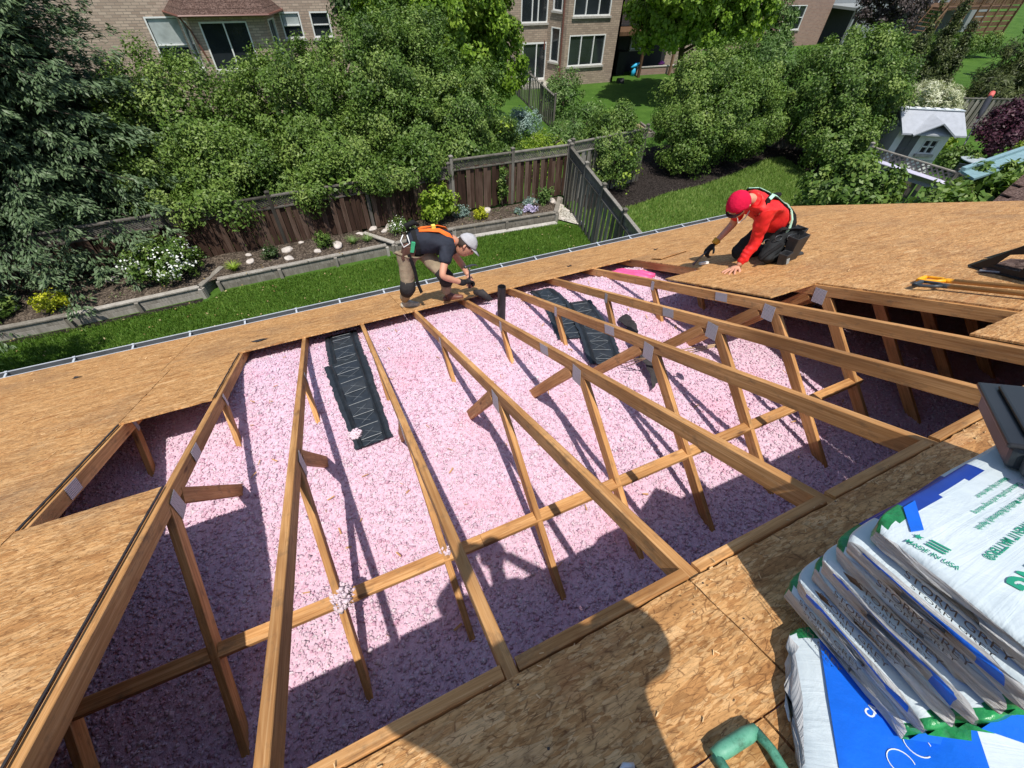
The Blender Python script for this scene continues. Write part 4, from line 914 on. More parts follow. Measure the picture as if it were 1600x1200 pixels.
# ------------------------------------------------------------------ blue spruce
def spruce(c, h, rbase, seed):
    rs = np.random.RandomState(seed); e = empty('spruce', (c[0], c[1], ZG), 'huge dark blue-green spruce filling the left edge', 'tree')
    Cs = []; Ns = []; Ts = []; Td = []; wood = MB(); wood.tube([(c[0], c[1], ZG), (c[0], c[1], ZG+h*.5), (c[0], c[1], ZG+h)], [.26, .17, .03], 12)
    z = ZG+.5; lev = 0
    while z < ZG+min(h, 9.5):
        f = (z-ZG)/h; r = rbase*(1-f)**.85; nb = int(10+r*4.2)
        for b in range(nb):
            a = (b+rs.rand()*.8)*6.283/nb+lev*.7; d = np.array([math.cos(a), math.sin(a)])
            if d@np.array([.2, -1]) < -.35 and rs.rand() < .75: continue
            rl = r*rs.uniform(.72, 1.08); n = 7
            drop = rs.uniform(.10, .26)
            ax_ = lambda s: np.array([c[0]+d[0]*rl*s, c[1]+d[1]*rl*s, z+.10*math.sin(s*3)-drop*rl*s*s+.10*rl*s**4])
            if rs.rand() < .45: wood.tube([ax_(0), ax_(.4), ax_(.75), ax_(.95)], [.03, .022, .014, .005], 5)
            for s in np.linspace(.42, 1.0, n):
                p = ax_(s); wd = .13+.40*rl/rbase*math.sin(min(1, (1.10-s)*2.0)*1.5)
                k = 62; ss = np.array([-d[1], d[0]])
                u = rs.uniform(-1, 1, k); v = rs.normal(0, .5, k)
                C = np.stack([p[0]+ss[0]*u*wd+d[0]*v*.12, p[1]+ss[1]*u*wd+d[1]*v*.12, p[2]-np.abs(u)*wd*.55+rs.normal(0, .05, k)], 1)
                t_ = np.stack([d[0]*.8+ss[0]*u*.9, d[1]*.8+ss[1]*u*.9, -.35+rs.normal(0, .35, k)], 1)
                nn = unit(np.array([0, 0, 1.0])+rs.normal(0, .5, (k, 3))+.4*np.array([d[0], d[1], 0]))
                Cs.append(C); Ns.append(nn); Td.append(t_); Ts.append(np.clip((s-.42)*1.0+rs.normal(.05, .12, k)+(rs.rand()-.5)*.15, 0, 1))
        z += .27+.05*rs.rand(); lev += 1
    C = np.concatenate(Cs); N = np.concatenate(Ns); T = np.concatenate(Td); t = np.concatenate(Ts)
    V, F = leaf_quads(C, N, .125, .040, rs, .25, T)
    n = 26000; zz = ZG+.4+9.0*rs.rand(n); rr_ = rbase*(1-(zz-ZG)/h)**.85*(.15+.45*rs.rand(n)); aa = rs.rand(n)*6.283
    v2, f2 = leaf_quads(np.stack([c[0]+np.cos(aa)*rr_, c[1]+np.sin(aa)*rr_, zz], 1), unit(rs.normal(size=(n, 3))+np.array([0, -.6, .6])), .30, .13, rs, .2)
    F = np.concatenate([F, f2+len(V)]); V = np.concatenate([V, v2]); t = np.concatenate([t, np.clip(rs.normal(.2, .15, n), 0, 1)])  # inner needles get a darker tint, painted shade inside the crown
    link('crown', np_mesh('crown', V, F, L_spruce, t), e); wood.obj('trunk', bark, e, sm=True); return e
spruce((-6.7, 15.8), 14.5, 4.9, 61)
tree('garden_tree', 'small leafy tree at the near left, mostly outside the picture, shading the lawn', 'tree', [(-6.9, 9.0, -5.2, .9, .8, .9), (-6.4, 8.3, -3.2, 1.5, 1.1, 1.2)], (-6.9, 8.8, ZG), L_mid, 420, (.09, .05), .26, 63)
tree('wild_shrub', 'low green shrubs at the foot of the spruce behind the fence', 'shrub', [(-7.6, 13.9, -5.3, 1.1, .6, .8), (-5.9, 13.9, -5.3, .8, .5, .7)], (-7.0, 13.9, ZG), L_mid, 450, (.09, .05), .22, 62)

# ------------------------------------------------------------------ neighbouring houses
def window(parent, M, w, h, mull=(), trans=(), sill=True, fr=.06, curtain=0, deep=.06):
    """M: local x across, y out of the wall (towards viewer = -y), z up; origin bottom-left"""
    m = MB(); t = -.05
    m.box(0, fr, t, deep, 0, h, M); m.box(w-fr, w, t, deep, 0, h, M); m.box(fr, w-fr, t+.004, deep, 0, fr, M); m.box(fr, w-fr, t+.004, deep, h-fr, h, M)
    for x in mull: m.box(x-.03, x+.03, t+.008, deep, fr, h-fr, M)
    for (xa, xb, z) in trans: m.box(xa+.03, xb-.03, t+.012, deep, z-.022, z+.022, M)
    o = m.obj('window', white_p, parent)
    if sill:
        m = MB(); m.box(-.08, w+.08, -.12, deep, -.10, -.003, M); m.obj('sill', concrete, o)
    xs = [fr]+list(mull)+[w-fr]
    for i in range(len(xs)-1):
        m = MB(); m.box(xs[i]+.002, xs[i+1]-.002, .02, .03, fr, h-fr, M); m.obj('pane', glass_m, o)
        if curtain and i < curtain:
            m = MB(); m.box(xs[i]+.03, xs[i+1]-.03, .012, .018, h*.45, h-fr-.02, M); m.obj('blind', curtain_m, o)
    return o
def wallM(x, y, z, a=0): return Matrix.Translation((x, y, z)) @ Matrix.Rotation(a, 4, 'Z')
def wall_with_holes(name, parent, M, w, h, holes, mat, th=.25):
    xs = sorted({0, w} | {v for q in holes for v in (q[0], q[0]+q[2])}); zs = sorted({0, h} | {v for q in holes for v in (q[1], q[1]+q[3])})
    m = MB()
    for i in range(len(xs)-1):
        for j in range(len(zs)-1):
            cx, cz = (xs[i]+xs[i+1])/2, (zs[j]+zs[j+1])/2
            if any(q[0] < cx < q[0]+q[2] and q[1] < cz < q[1]+q[3] for q in holes): continue
            m.box(xs[i], xs[i+1], 0, th, zs[j], zs[j+1])
    for q in holes: m.box(q[0], q[0]+q[2], th*.6, th*.62, q[1], q[1]+q[3], mi=1)
    return m.obj(name, [mat, dark_m], parent, M)

# left beige brick house
H1 = empty('brick_house', (-2, 29, ZG), 'beige brick house at top left with a brown-roofed bay', 'house')
ws = [(-4.40+10, 1.72, 1.50, 2.0), (1.16+10, 2.80, .90, 1.0), (2.52+10, 2.80, .90, 1.0), (-4.4+10, 5.6, 1.5, 1.4), (1.2+10, 5.4, 2.1, 1.4)]
wall_with_holes('wall', H1, wallM(-10, 29, ZG), 14.35, 9.5, ws, brick1)
for i, q in enumerate(ws):
    M = wallM(-10+q[0], 29.04, ZG+q[1])
    window(H1, M, q[2], q[3], (), ((.06, q[2]-.06, q[3]*.5),), curtain=1 if i in (0, 1) else 0)
m = MB(); m.box(4.35-.25, 4.35, 29.25, 38, ZG, ZG+9.5); m.obj('wall', brick1, H1)
m = MB(); m.box(-10.4, 4.75, 28.6, 38.4, ZG+9.5, ZG+9.8); m.obj('roof', shing_b, H1)
# bay
bx0, bx1, by = -3.15, .95, 27.6
ring = [(bx0, 29.0), (bx0+.55, by), (bx1-.55, by), (bx1, 29.0)]
def bay(parent, ring, z0, z1, mat, wins):
    for i in range(3):
        a, b = ring[i], ring[i+1]; L = math.dist(a, b); an = math.atan2(b[1]-a[1], b[0]-a[0])
        hs = [w for w in wins if w[0] == i]
        wall_with_holes('wall', parent, wallM(a[0], a[1], z0, an), L, z1-z0, [(w[1], w[2]-z0, w[3], w[4]) for w in hs], mat, .15)
        for w in hs: window(parent, wallM(a[0], a[1], z0, an) @ Matrix.Translation((w[1], .03, w[2]-z0)), w[3], w[4], w[5] if len(w) > 5 else ())
bay(H1, ring, ZG, -2.60, brick1, [(0, .4, -4.6, .8, 1.75), (1, .35, -4.6, 1.9, 1.75, (.95,)), (2, .4, -4.6, .8, 1.75)])
m = MB(); zr = -2.62; o_ = [(bx0-.4, 29.0), (bx0+.30, by-.45), (bx1-.30, by-.45), (bx1+.4, 29.0)]; i_ = [(bx0+.9, 29.0), (bx0+1.1, 28.75), (bx1-1.1, 28.75), (bx1-.9, 29.0)]
vs = [(x, y, zr) for x, y in o_]+[(x, y, zr+1.15) for x, y in i_]
m.add(vs, [(0, 1, 5, 4), (1, 2, 6, 5), (2, 3, 7, 6), (4, 5, 6, 7), (3, 2, 1, 0)]); bayroof = m.obj('roof', shing_b, H1)
for r_ in range(6):
    f0 = r_/6; m = MB(); P_ = lambda k_, f: Vector(vs[k_]).lerp(Vector(vs[k_+4]), f)+Vector((0, -.015, .02))
    for (a, b) in ((0, 1), (1, 2), (2, 3)):
        A, B, C_, D = P_(a, f0), P_(b, f0), P_(b, f0+.155), P_(a, f0+.155)
        m.add([A, B, C_, D, A-Vector((0, 0, .02)), B-Vector((0, 0, .02))], [(0, 1, 2, 3), (4, 5, 1, 0)])
    m.obj('shingle_course', shing_b, bayroof)
m = MB(); m.tube([(x, y, zr) for x, y in o_], .05, 6); m.obj('gutter', brown_m, H1)
m = MB(); m.tube([(bx0+.25, by-.2, zr), (bx0+.5, by-.05, zr-.5), (bx0+.75, by-.08, -4.2)], .04, 6); m.obj('downspout', brown_m, H1)

# tan brick house, centre
H2 = empty('brick_house', (18, 30, ZG), 'tan brick house at top centre with white sliding door and triple windows', 'house')
ws = [(1.45, .12, 1.75, 1.95), (1.3, 3.0, 1.8, 1.5)]
wall_with_holes('wall', H2, wallM(13.2, 30, ZG), 3.4, 9.5, ws, brick2)
window(H2, wallM(14.65, 30.04, ZG+.12), 1.75, 1.95, (1.02,), (), fr=.09); window(H2, wallM(14.5, 30.04, ZG+3.0), 1.8, 1.5, (.75, 1.15), ())
ring2 = [(16.35, 30.0), (16.85, 28.5), (20.75, 28.5), (20.75, 31.5)]
bay(H2, ring2, ZG, 3.0, brick2, [(0, .35, -5.35, .75, 1.7), (0, .35, -2.9, .75, 1.5), (1, .25, -5.5, 2.62, 1.55, (.86, 1.78)), (1, .35, -3.08, 2.6, 1.6, (.86, 1.76))])
m = MB(); m.tube([(16.72, 28.75, 3), (16.66, 28.70, -2.0), (16.70, 28.68, ZG+.1)], .05, 6); m.obj('downspout', brown_m, H2)
m = MB(); m.box(20.75, 31, 31.5, 31.75, ZG, 3); m.obj('wall', brick2, H2)
m = MB(); m.box(13.0, 31, 28.2, 40, 3.0, 3.3); m.obj('roof', shing_b, H2)
m = MB(); m.box(20.8, 26.4, 28.9, 31.4, -4.15, -3.95); m.obj('porch_deck', deck_m, H2)
for x in (23.3, 26.0):
    m = MB(); m.box(x-.07, x+.07, 28.95, 29.09, ZG, -4.16); m.obj('porch_post', deck_m, H2)
m = MB(); m.box(20.8, 27, 31.0, 31.4, ZG, -4.2); m.obj('porch_shade_wall', dark_m, H2)  # near-black wall colour stands in for the shade under the porch
for (x0, z0, w, h) in ((21.4, -5.4, 1.0, .8), (26.8, -3.0, 1.6, 1.5), (23.6, -5.2, 1.0, .8)): window(H2, wallM(x0, 30.95 if z0 < -4 else 31.46, z0), w, h, (w/2,))
m = MB(); m.box(14.47, 14.62, 29.84, 29.96, -4.55, -4.30); m.obj('wall_lamp', brown_m, H2, Matrix.Translation((2.0, 0, -.2))) if False else None
m = MB(); m.tube([(16.15, 29.9, -4.35), (16.15, 29.88, -4.8)], .04, 8); m.obj('wall_lamp', brown_m, H2)
m = MB(); m.prism([(13.3, 28.4), (16.5, 28.2), (16.4, 29.95), (13.2, 29.98)], ZG, ZG+.06); tag(m.obj('patio', gravel), 'pale patio slab before the white sliding door', None, None, 'structure')
# raised planter with toys
e = empty('raised_planter', (24.6, 30.2, ZG), 'low brick planter box under the dark porch', 'planter')
for (a, b) in (((23.7, 29.7), (27.8, 29.5)), ((23.7, 29.7), (23.8, 30.6)), ((27.8, 29.5), (27.9, 30.5))): stick('brick_course', (*a, ZG+.22), (*b, ZG+.22), .15, .44, brick3, e); stick('coping', (*a, ZG+.47), (*b, ZG+.47), .22, .06, concrete, e)
blue = plain('turquoise_plastic', (.03, .42, .72), .5); mag = plain('magenta_plastic', (.45, .08, .45), .5)
m = MB(); m.tube([(23.2, 29.6, ZG), (23.25, 29.6, ZG+.25), (23.3, 29.6, ZG+.55)], [.12, .16, .08], 8); m.tube([(23.0, 29.6, ZG+.5), (23.3, 29.55, ZG+.62), (23.6, 29.6, ZG+.72)], [.05, .12, .06], 7); tag(m.obj('toy_slide', blue, sm=True), 'turquoise garden toy standing by the porch post', 'toy')
m = MB(); m.tube([(25.6, 29.9, ZG+.5), (25.8, 29.85, ZG+.62), (26.1, 29.9, ZG+.55)], [.1, .13, .06], 7); tag(m.obj('toy_cart', mag, sm=True), 'small purple toy on the planter under the porch', 'toy')
m = MB(); m.box(22.2, 22.9, 30.2, 30.8, ZG, ZG+1.25); m.box(22.15, 22.95, 30.15, 30.85, ZG+1.25, ZG+1.32); tag(m.obj('waste_bin', dark_m), 'dark bin standing in the shade of the porch', 'bin')
m = MB(); m.tube([(20.9, 28.1, ZG+.06), (21.3, 28.0, ZG+.06)], [.22, .22], 12); tag(m.obj('plant_pot', abs_m), 'black round pot at the corner of the tan house', 'pot')
e = empty('raised_bed', (15.2, 19.2, ZG), 'bare soil bed with timber edging on the far lawn', 'planter')
m = MB(); m.prism([(14.2, 18.6), (16.0, 18.0), (16.4, 19.6), (14.6, 20.2)], ZG, ZG+.12); m.obj('soil', plain('dry_soil', (.36, .26, .17), .95), e)
stick('timber_edge', (16.05, 17.95, ZG+.1), (16.5, 19.7, ZG+.1), .1, .2, timber_grey, e); stick('timber_edge', (14.2, 18.5, ZG+.1), (16.05, 17.95, ZG+.1), .1, .2, timber_grey, e)

# reddish house to the right, with raised grey balcony
H3 = empty('brick_house', (44, 35, ZG), 'reddish brick house at top right behind the maple, with a grey balcony', 'house')
ws = [(8.2, 1.25, 2.5, 1.75), (7.9, 4.6, 2.6, 1.7), (1.5, 1.4, 1.5, 1.6), (2.0, 4.4, 1.8, 1.6)]
wall_with_holes('wall', H3, wallM(36, 36, ZG), 14.2, 9, ws, brick3)
for q in ws: window(H3, wallM(36+q[0], 36.04, ZG+q[1]), q[2], q[3], (q[2]*.62,), ((q[2]*.62, q[2]-.06, q[3]*.5),))
m = MB(); m.box(35.7, 50.5, 35.6, 44, ZG+9, ZG+9.3); m.obj('roof', shing_b, H3)
m = MB(); m.box(50.25, 57.5, 37.2, 37.5, ZG, 2.0); m.obj('wall', grey_p, H3)
m = MB(); m.box(50.3, 56.0, 33.5, 37.15, -3.75, -3.55); m.box(50.2, 56.1, 33.4, 33.5, -3.85, -3.42); bal = m.obj('balcony', grey_p, H3)
for i in range(22): m = MB(); x = 50.3+i*.26; m.box(x, x+.2, 33.42, 33.46, -3.41, -2.5); m.obj('picket', grey_p, bal)
m = MB(); m.box(50.2, 56.1, 33.38, 33.52, -2.49, -2.40); m.obj('rail', grey_p, bal)
for x in (50.5, 55.8): m = MB(); m.box(x-.1, x+.1, 33.6, 33.8, ZG, -3.76); m.obj('post', grey_p, bal)
m = MB(); m.box(50.4, 56.0, 36.9, 37.1, ZG, -3.8); m.obj('shade_wall', dark_m, H3)  # near-black sheet, painted shade below the balcony

# house with wooden deck and stairs
H4 = empty('deck_house', (68, 34, ZG), 'house at the top right corner with brown wooden deck and stair', 'house')
wall_with_holes('wall', H4, wallM(58, 38, ZG), 24, 9, [(11.5, .6, 2.0, 3.2)], grey_p); window(H4, wallM(69.5, 38.04, ZG+.6), 2.0, 3.2, (1.0,))
m = MB(); m.box(64, 78, 33.5, 37.9, -3.9, -3.72); dk = m.obj('deck', deck_m, H4)
for i in range(8): m = MB(); x = 64.1+i*1.95; m.box(x-.07, x+.07, 33.42, 33.56, ZG, -2.75); m.obj('post', deck_m, dk)
for z in (-2.75, -3.55): m = MB(); m.box(64, 78, 33.44, 33.54, z, z+.07); m.obj('rail', deck_m, dk)
for i in range(46): m = MB(); x = 64.2+i*.3; m.box(x-.10, x+.10, 33.56, 33.60, -3.5, -2.75); m.obj('picket', deck_m, dk)
for i in range(5): m = MB(); m.box(70, 78, 33.6, 33.63, ZG+.25+i*.45, ZG+.6+i*.45); m.obj('skirt_board', deck_m, dk)
for y in (33.3, 34.8): stick('stringer', (63.9, y, -3.8), (59.6, y-1.2, ZG+.05), .08, .28, deck_m, H4); stick('handrail', (63.9, y, -2.8), (59.6, y-1.2, ZG+1.0), .08, .09, deck_m, H4)
for i in range(9):
    f = (i+.5)/9; m = MB(); x = 63.9-4.3*f; y = 33.3-1.2*f; z = -3.8-(2.65)*f; m.box(x-.16, x+.16, y, y+1.5, z, z+.05); m.obj('step', deck_m, H4)
m = MB(); m.tube([(61.5, 30.3, ZG+.2), (62.4, 30.0, ZG+.35), (63.3, 29.9, ZG+.2)], [.1, .3, .1], 7); tag(m.obj('garden_rock', rock_m), 'pale stone by the clipped hedge', 'rock')

# lower neighbouring roof at right edge and the pale blue awning
e = empty('lower_roof', (14.5, 3.6, -3.8), 'corner of a lower brown shingled roof at the right edge', 'roof')
m = MB(); m.prism([(13.4, 4.0), (16.9, 4.85), (22, 4.6), (22, .5), (12.3, .5)], -3.95, -3.84); m.obj('roof_deck', shing_b, e)
for i in range(9):
    for j in range(4):
        x = 12.6+i*1.0+(j % 2)*.5; y1 = 4.02+(x-13.4)*.243; y1 = min(y1, 4.75); y = y1-j*.62
        if x < 13.3: continue
        m = MB(); m.box(0, .98, -.62, 0, 0, .022); m.obj('shingle', shing_b, e, Matrix.Translation((x, y-.02, -3.835+.012*(3-j))) @ Matrix.Rotation(.0, 4, 'Z'))
for j in range(6): m = MB(); m.box(-.18, .18, -.12, .12, 0, .03); m.obj('ridge_shingle', black_felt, e, Matrix.Translation((12.6+j*.35, 3.55+j*.05, -3.80)) @ Matrix.Rotation(.2, 4, 'Z') @ Matrix.Rotation(.25, 4, 'Y'))
aw = plain('pale_blue_metal', (.20, .32, .35), .5, var=.15)
e = empty('awning', (18.6, 6.2, -4.35), 'pale blue metal awning edge showing among leaves at the right', 'awning')
m = MB(); m.prism([(17.6, 6.35), (24.5, 7.0), (24.5, 6.35), (17.3, 5.85)], -4.42, -4.36); m.obj('sheet', aw, e)
m = MB(); m.beam((17.6, 6.35, -4.34), (24.5, 7.0, -4.34), .12, .14); m.obj('rim', aw, e)

# playhouse
SC = Vector((22.9, 10.05, 0)); an = math.atan2(-.48, .88)
MS = Matrix.Translation((SC.x, SC.y, ZG)) @ Matrix.Rotation(an, 4, 'Z')     # x along the ridge, -y to the viewer
e = empty('playhouse', (SC.x, SC.y, ZG), 'small white garden playhouse with grey roof, door and four-pane window', 'playhouse')
eh = 1.72; rh = 2.32
wall_with_holes('wall', e, MS @ Matrix.Translation((-1.02, .18, 0)), 2.04, eh, [(.28, .02, .62, 1.5), (1.18, .85, .55, .52)], white_p, .06)
m = MB(); m.box(-1.02, -.96, .24, 1.5, 0, eh, MS); m.box(.96, 1.02, .24, 1.5, 0, eh, MS); m.box(-1.02, 1.02, 1.5, 1.56, 0, eh, MS); m.obj('wall', white_p, e)
for r_ in range(9): m = MB(); m.box(-.1, 1.02, .165, .18, .02+r_*.19, .035+r_*.19, MS); m.obj('siding_line', grey_p, e) if r_ < 4 else None
m = MB(); m.box(-.74, -.12, .17, .21, .02, 1.52, MS); dr = m.obj('door', plain('door_grey', (.11, .11, .12), .6), e)
for (x, z, w, h) in ((-.68, 1.12, .23, .3), (-.41, 1.12, .23, .3), (-.68, .66, .23, .38), (-.41, .66, .23, .38), (-.68, .12, .23, .44), (-.41, .12, .23, .44)): m = MB(); m.box(x, x+.23, .155, .168, z, z+h, MS); m.obj('door_panel', MATS['door_grey'], dr)
window(e, MS @ Matrix.Translation((.16, .2, .85)), .55, .52, (.275,), ((.05, .5, .26),), fr=.04)
m = MB()
for s in (-1, 1):
    pass
pr = [(-.30, eh-.05), (.62, rh), (1.75, eh-.05), (1.75, eh-.11), (.62, rh-.07), (-.30, eh-.11)]
vs = [MS @ Vector((x, y, z)) for x in (-1.22, 1.22) for y, z in pr]; n = 6
m.add(vs, [tuple(range(n-1, -1, -1)), tuple(range(n, 2*n))]+[(i, (i+1) % n, n+(i+1) % n, n+i) for i in range(n)]); rf = m.obj('roof', shing_g, e)
m = MB(); vs = [(-.85, -.42, eh-.08), (.02-.02, -.42, eh+.36), (.78, -.42, eh-.08), (-.02, .42, rh-.12), (-.85, -.1, eh+.0), (.78, -.1, eh+.0)]
m.add([MS @ Vector(v) for v in vs], [(0, 1, 3, 4), (1, 2, 5, 3)]); o = m.obj('porch_gable', shing_g, rf); o.modifiers.new('t', 'SOLIDIFY').thickness = .05
for i in range(6): m = MB(); x = -1.02+i*.37; m.box(x, x+.2, .56, .70, rh+.003, rh+.03, MS); m.obj('ridge_cap', white_p, rf)
m = MB(); m.box(-1.23, 1.23, .52, .74, rh-.02, rh+.002, MS); m.obj('ridge_board', alu, rf)
# trough
e = empty('plastic_trough', (18.7, 7.9, -5.6), 'long pale lilac plastic trough with rounded end against the lattice fence', 'trough')
lil = plain('lilac_plastic', (.52, .50, .62), .4, var=.08)
m = MB(); a = Vector((18.75, 9.2, -5.3)); b = Vector((18.95, 6.95, -5.3)); d = (b-a).normalized(); u = Vector((-.75, -.1, .66)).normalized(); sd = d.cross(u)
out = []
for i in range(9): t_ = -math.pi/2+math.pi*i/8; out.append(b+d*math.cos(t_)*.24+u*math.sin(t_)*.24-d*.1)
outl = [a-u*.24]+out+[a+u*.24]; k_ = len(outl)
nrm = sd.normalized()*(-1); cen = (a+b)/2
vs = outl+[cen+(p-cen)*.9+nrm*.10 for p in outl]
m.add(vs, [(i, (i+1) % k_, k_+(i+1) % k_, k_+i) for i in range(k_)]+[tuple(range(k_, 2*k_))]); o = m.obj('shell', lil, e); o.modifiers.new('t', 'SOLIDIFY').thickness = .03
# umbrella closed and garden chairs
e = empty('closed_umbrella', (27.0, 10.3, ZG), 'closed dark garden umbrella on a tilted pole with a red top', 'umbrella')
um = plain('umbrella_navy', (.015, .018, .028), .8); rd = plain('umbrella_red', (.62, .12, .10), .6)
m = MB(); m.tube([(26.3, 9.9, ZG), (29.6, 11.6, -4.55)], .03, 8); m.obj('pole', alu_dark, e, sm=True)
m = MB(); m.tube([(28.6, 11.1, -5.1), (29.0, 11.3, -4.87), (29.5, 11.55, -4.57), (29.7, 11.65, -4.45)], [.05, .12, .12, .08], 10); m.obj('canopy', um, e, sm=True)
m = MB(); m.tube([(29.7, 11.65, -4.45), (29.92, 11.76, -4.33)], [.10, .11], 8); m.obj('top_cover', rd, e, sm=True)
def gchair(x, y, a, label):
    e = empty('garden_chair', (x, y, ZG), label, 'chair'); M = Matrix.Translation((x, y, ZG)) @ Matrix.Rotation(a, 4, 'Z')
    m = MB(); m.box(-.25, .25, -.25, .25, .42, .45, M); m.obj('seat', black_pl, e)
    m = MB(); m.box(-.25, .25, .22, .26, .46, 1.0, M @ Matrix.Rotation(-.12, 4, 'X')); m.obj('backrest', black_pl, e)
    for sx in (-.22, .22):
        for sy in (-.22, .22): m = MB(); m.tube([M @ Vector((sx, sy, .42)), M @ Vector((sx*1.1, sy*1.1, 0))], .018, 6); m.obj('leg', black_pl, e)
gchair(23.6, 8.6, 2.2, 'black garden chair nearest the playhouse corner'); gchair(24.4, 8.0, 1.2, 'black garden chair right of the other one')
e = empty('garden_table', (25.3, 8.9, ZG), 'round glass-topped garden table by the purple maple', 'table')
m = MB(); m.tube([(25.3, 8.9, ZG+.70), (25.3, 8.9, ZG+.73)], .55, 20); m.obj('tabletop', plain('glass_top', (.45, .52, .58), .2), e)
for q in range(3): m = MB(); a = q*2.1; m.tube([(25.3, 8.9, ZG+.7), (25.3+.4*math.cos(a), 8.9+.4*math.sin(a), ZG)], .02, 6); m.obj('leg', black_pl, e)

# ------------------------------------------------------------------ people
skin_m = plain('skin', (.58, .29, .19), .55, var=.06)
hair_m = plain('hair_dark', (.03, .018, .012), .7)
def skin_mesh(name, J, E, mat, parent, lev=2, root=None, flat=None):
    keys = list(J); idx = {k: i for i, k in enumerate(keys)}
    me = bpy.data.meshes.new(name); me.from_pydata([J[k][:3] for k in keys], [(idx[a], idx[b]) for a, b in E], [])
    o = bpy.data.objects.new(name, me); COL.objects.link(o)
    o.modifiers.new('s', 'SKIN'); 
    for i, k in enumerate(keys):
        r = J[k][3]; v = me.skin_vertices[0].data[i]; v.radius = (r, r) if not isinstance(r, tuple) else r; v.use_root = (k == root) if root else i == 0
    sb = o.modifiers.new('d', 'SUBSURF'); sb.levels = lev; sb.render_levels = lev
    dg = bpy.context.evaluated_depsgraph_get(); dg.update(); m2 = bpy.data.meshes.new_from_object(o.evaluated_get(dg)); m2.name = name
    bpy.data.objects.remove(o); m2.materials.clear(); m2.materials.append(mat); smooth(m2)
    return link(name, m2, parent)
def cloth(name, rgb, **k):
    k.setdefault('bump', .55); k.setdefault('scale', 18); k.setdefault('var', .2); return plain(name, rgb, .85, spec=.15, **k)
def wrinkle(o, amp, sc, off=0):
    for v in o.data.vertices: v.co += v.normal*amp*(noise.noise(v.co*sc+Vector((off, 0, 0)))+.5*noise.noise(v.co*sc*2.3))
    o.data.update()
def lerp(a, b, f): return tuple(a[i]*(1-f)+b[i]*f for i in range(3))
def hand(name, wrist, palm_dir, up, mat, parent, s=1.0, curl=.9, side=1, splay=0):
    """palm with four fingers and a thumb; curled around what it holds"""
    w = Vector(wrist); d = Vector(palm_dir).normalized(); u = Vector(up); u = (u-d*u.dot(d)).normalized(); x = d.cross(u)*side
    J = {'w': (*w, .024*s), 'p': (*(w+d*.045*s), .030*s)}; E = [('w', 'p')]
    for i, (off, L) in enumerate(((-.030, .072), (-.010, .080), (.010, .075), (.028, .060))):
        b = w+d*.078*s+x*off*s; c = curl; d0_ = d; d = (d+x*off*splay).normalized()
        k1 = b+(d*math.cos(c*.5)-u*math.sin(c*.5))*L*.45*s; k2 = k1+(d*math.cos(c*1.4)-u*math.sin(c*1.4))*L*.35*s; k3 = k2+(d*math.cos(c*2.2)-u*math.sin(c*2.2))*L*.28*s
        for nm, q, r in (('a', b, .0105), ('b', k1, .0095), ('c', k2, .009), ('d', k3, .0075)): J[f'{nm}{i}'] = (*q, r*s)
        d = d0_; E += [('p', f'a{i}'), (f'a{i}', f'b{i}'), (f'b{i}', f'c{i}'), (f'c{i}', f'd{i}')]
    t0 = w+d*.03*s-x*.030*s; t1 = t0+(d*.6-x*.6-u*.5)*.035*s; t2 = t1+(d*.8-x*.05-u*.6)*.03*s
    J.update(t0=(*t0, .013*s), t1=(*t1, .011*s), t2=(*t2, .009*s)); E += [('p', 't0'), ('t0', 't1'), ('t1', 't2')]
    return skin_mesh(name, J, E, mat, parent, 1, 'w')
def head_geo(parent, c, face, up, s=1.0, mat=None):
    """face parts on a head whose centre is c; face = looking direction"""
    c = Vector(c); f = Vector(face).normalized(); u = Vector(up); u = (u-f*u.dot(f)).normalized(); r = f.cross(u)
    M = Matrix(((r.x, f.x, u.x, c.x), (r.y, f.y, u.y, c.y), (r.z, f.z, u.z, c.z), (0, 0, 0, 1)))
    return M
def make_head(parent, M, s=1.0):
    bm = bmesh.new(); bmesh.ops.create_uvsphere(bm, u_segments=28, v_segments=20, radius=1)
    for v in bm.verts:
        x, y, z = v.co; w = .075; 
        jaw = max(0, -z); x2 = x*w*(1-.28*jaw); y2 = y*.093*(1-.10*jaw)+.012*jaw*(1 if y > 0 else .2); z2 = z*.118
        if y > .55:      # nose, brow, eye hollows, mouth
            n_ = math.exp(-((x/.16)**2+((z+.12)/.22)**2)); y2 += .020*n_
            y2 += .006*math.exp(-((z-.18)/.08)**2)*math.exp(-(x/.5)**2)
            for sx in (-.38, .38): y2 -= .009*math.exp(-(((x-sx)/.17)**2+((z-.03)/.11)**2))
            y2 += .005*math.exp(-((x/.25)**2+((z+.50)/.07)**2)); y2 -= .004*math.exp(-((x/.25)**2+((z+.44)/.03)**2))
        v.co = Vector((x2, y2, z2))*s
    me = bpy.data.meshes.new('head'); bm.to_mesh(me); bm.free(); me.materials.append(skin_m); smooth(me)
    o = link('head', me, parent, M)
    for sx in (-1, 1):
        m = MB(); m.tube([(sx*.073*s, -.012*s, .02*s), (sx*.084*s, -.016*s, .0), (sx*.075*s, -.008*s, -.025*s)], [.010*s, .013*s, .007*s], 7); m.obj('ear', skin_m, o, M, True)
        m = MB(); m.tube([(sx*.028*s, .078*s, .004*s), (sx*.028*s, .086*s, .003*s)], [.011*s, .007*s], 8); m.obj('eye', hair_m, o, M, True)
    m = MB(); m.tube([(-.022*s, .0845*s, -.052*s), (0, .092*s, -.053*s), (.022*s, .0845*s, -.052*s)], [.003, .005, .003], 6); m.obj('mouth', plain('lips', (.42, .14, .11), .5) if 'lips' not in MATS else MATS['lips'], o, M, True)
    return o
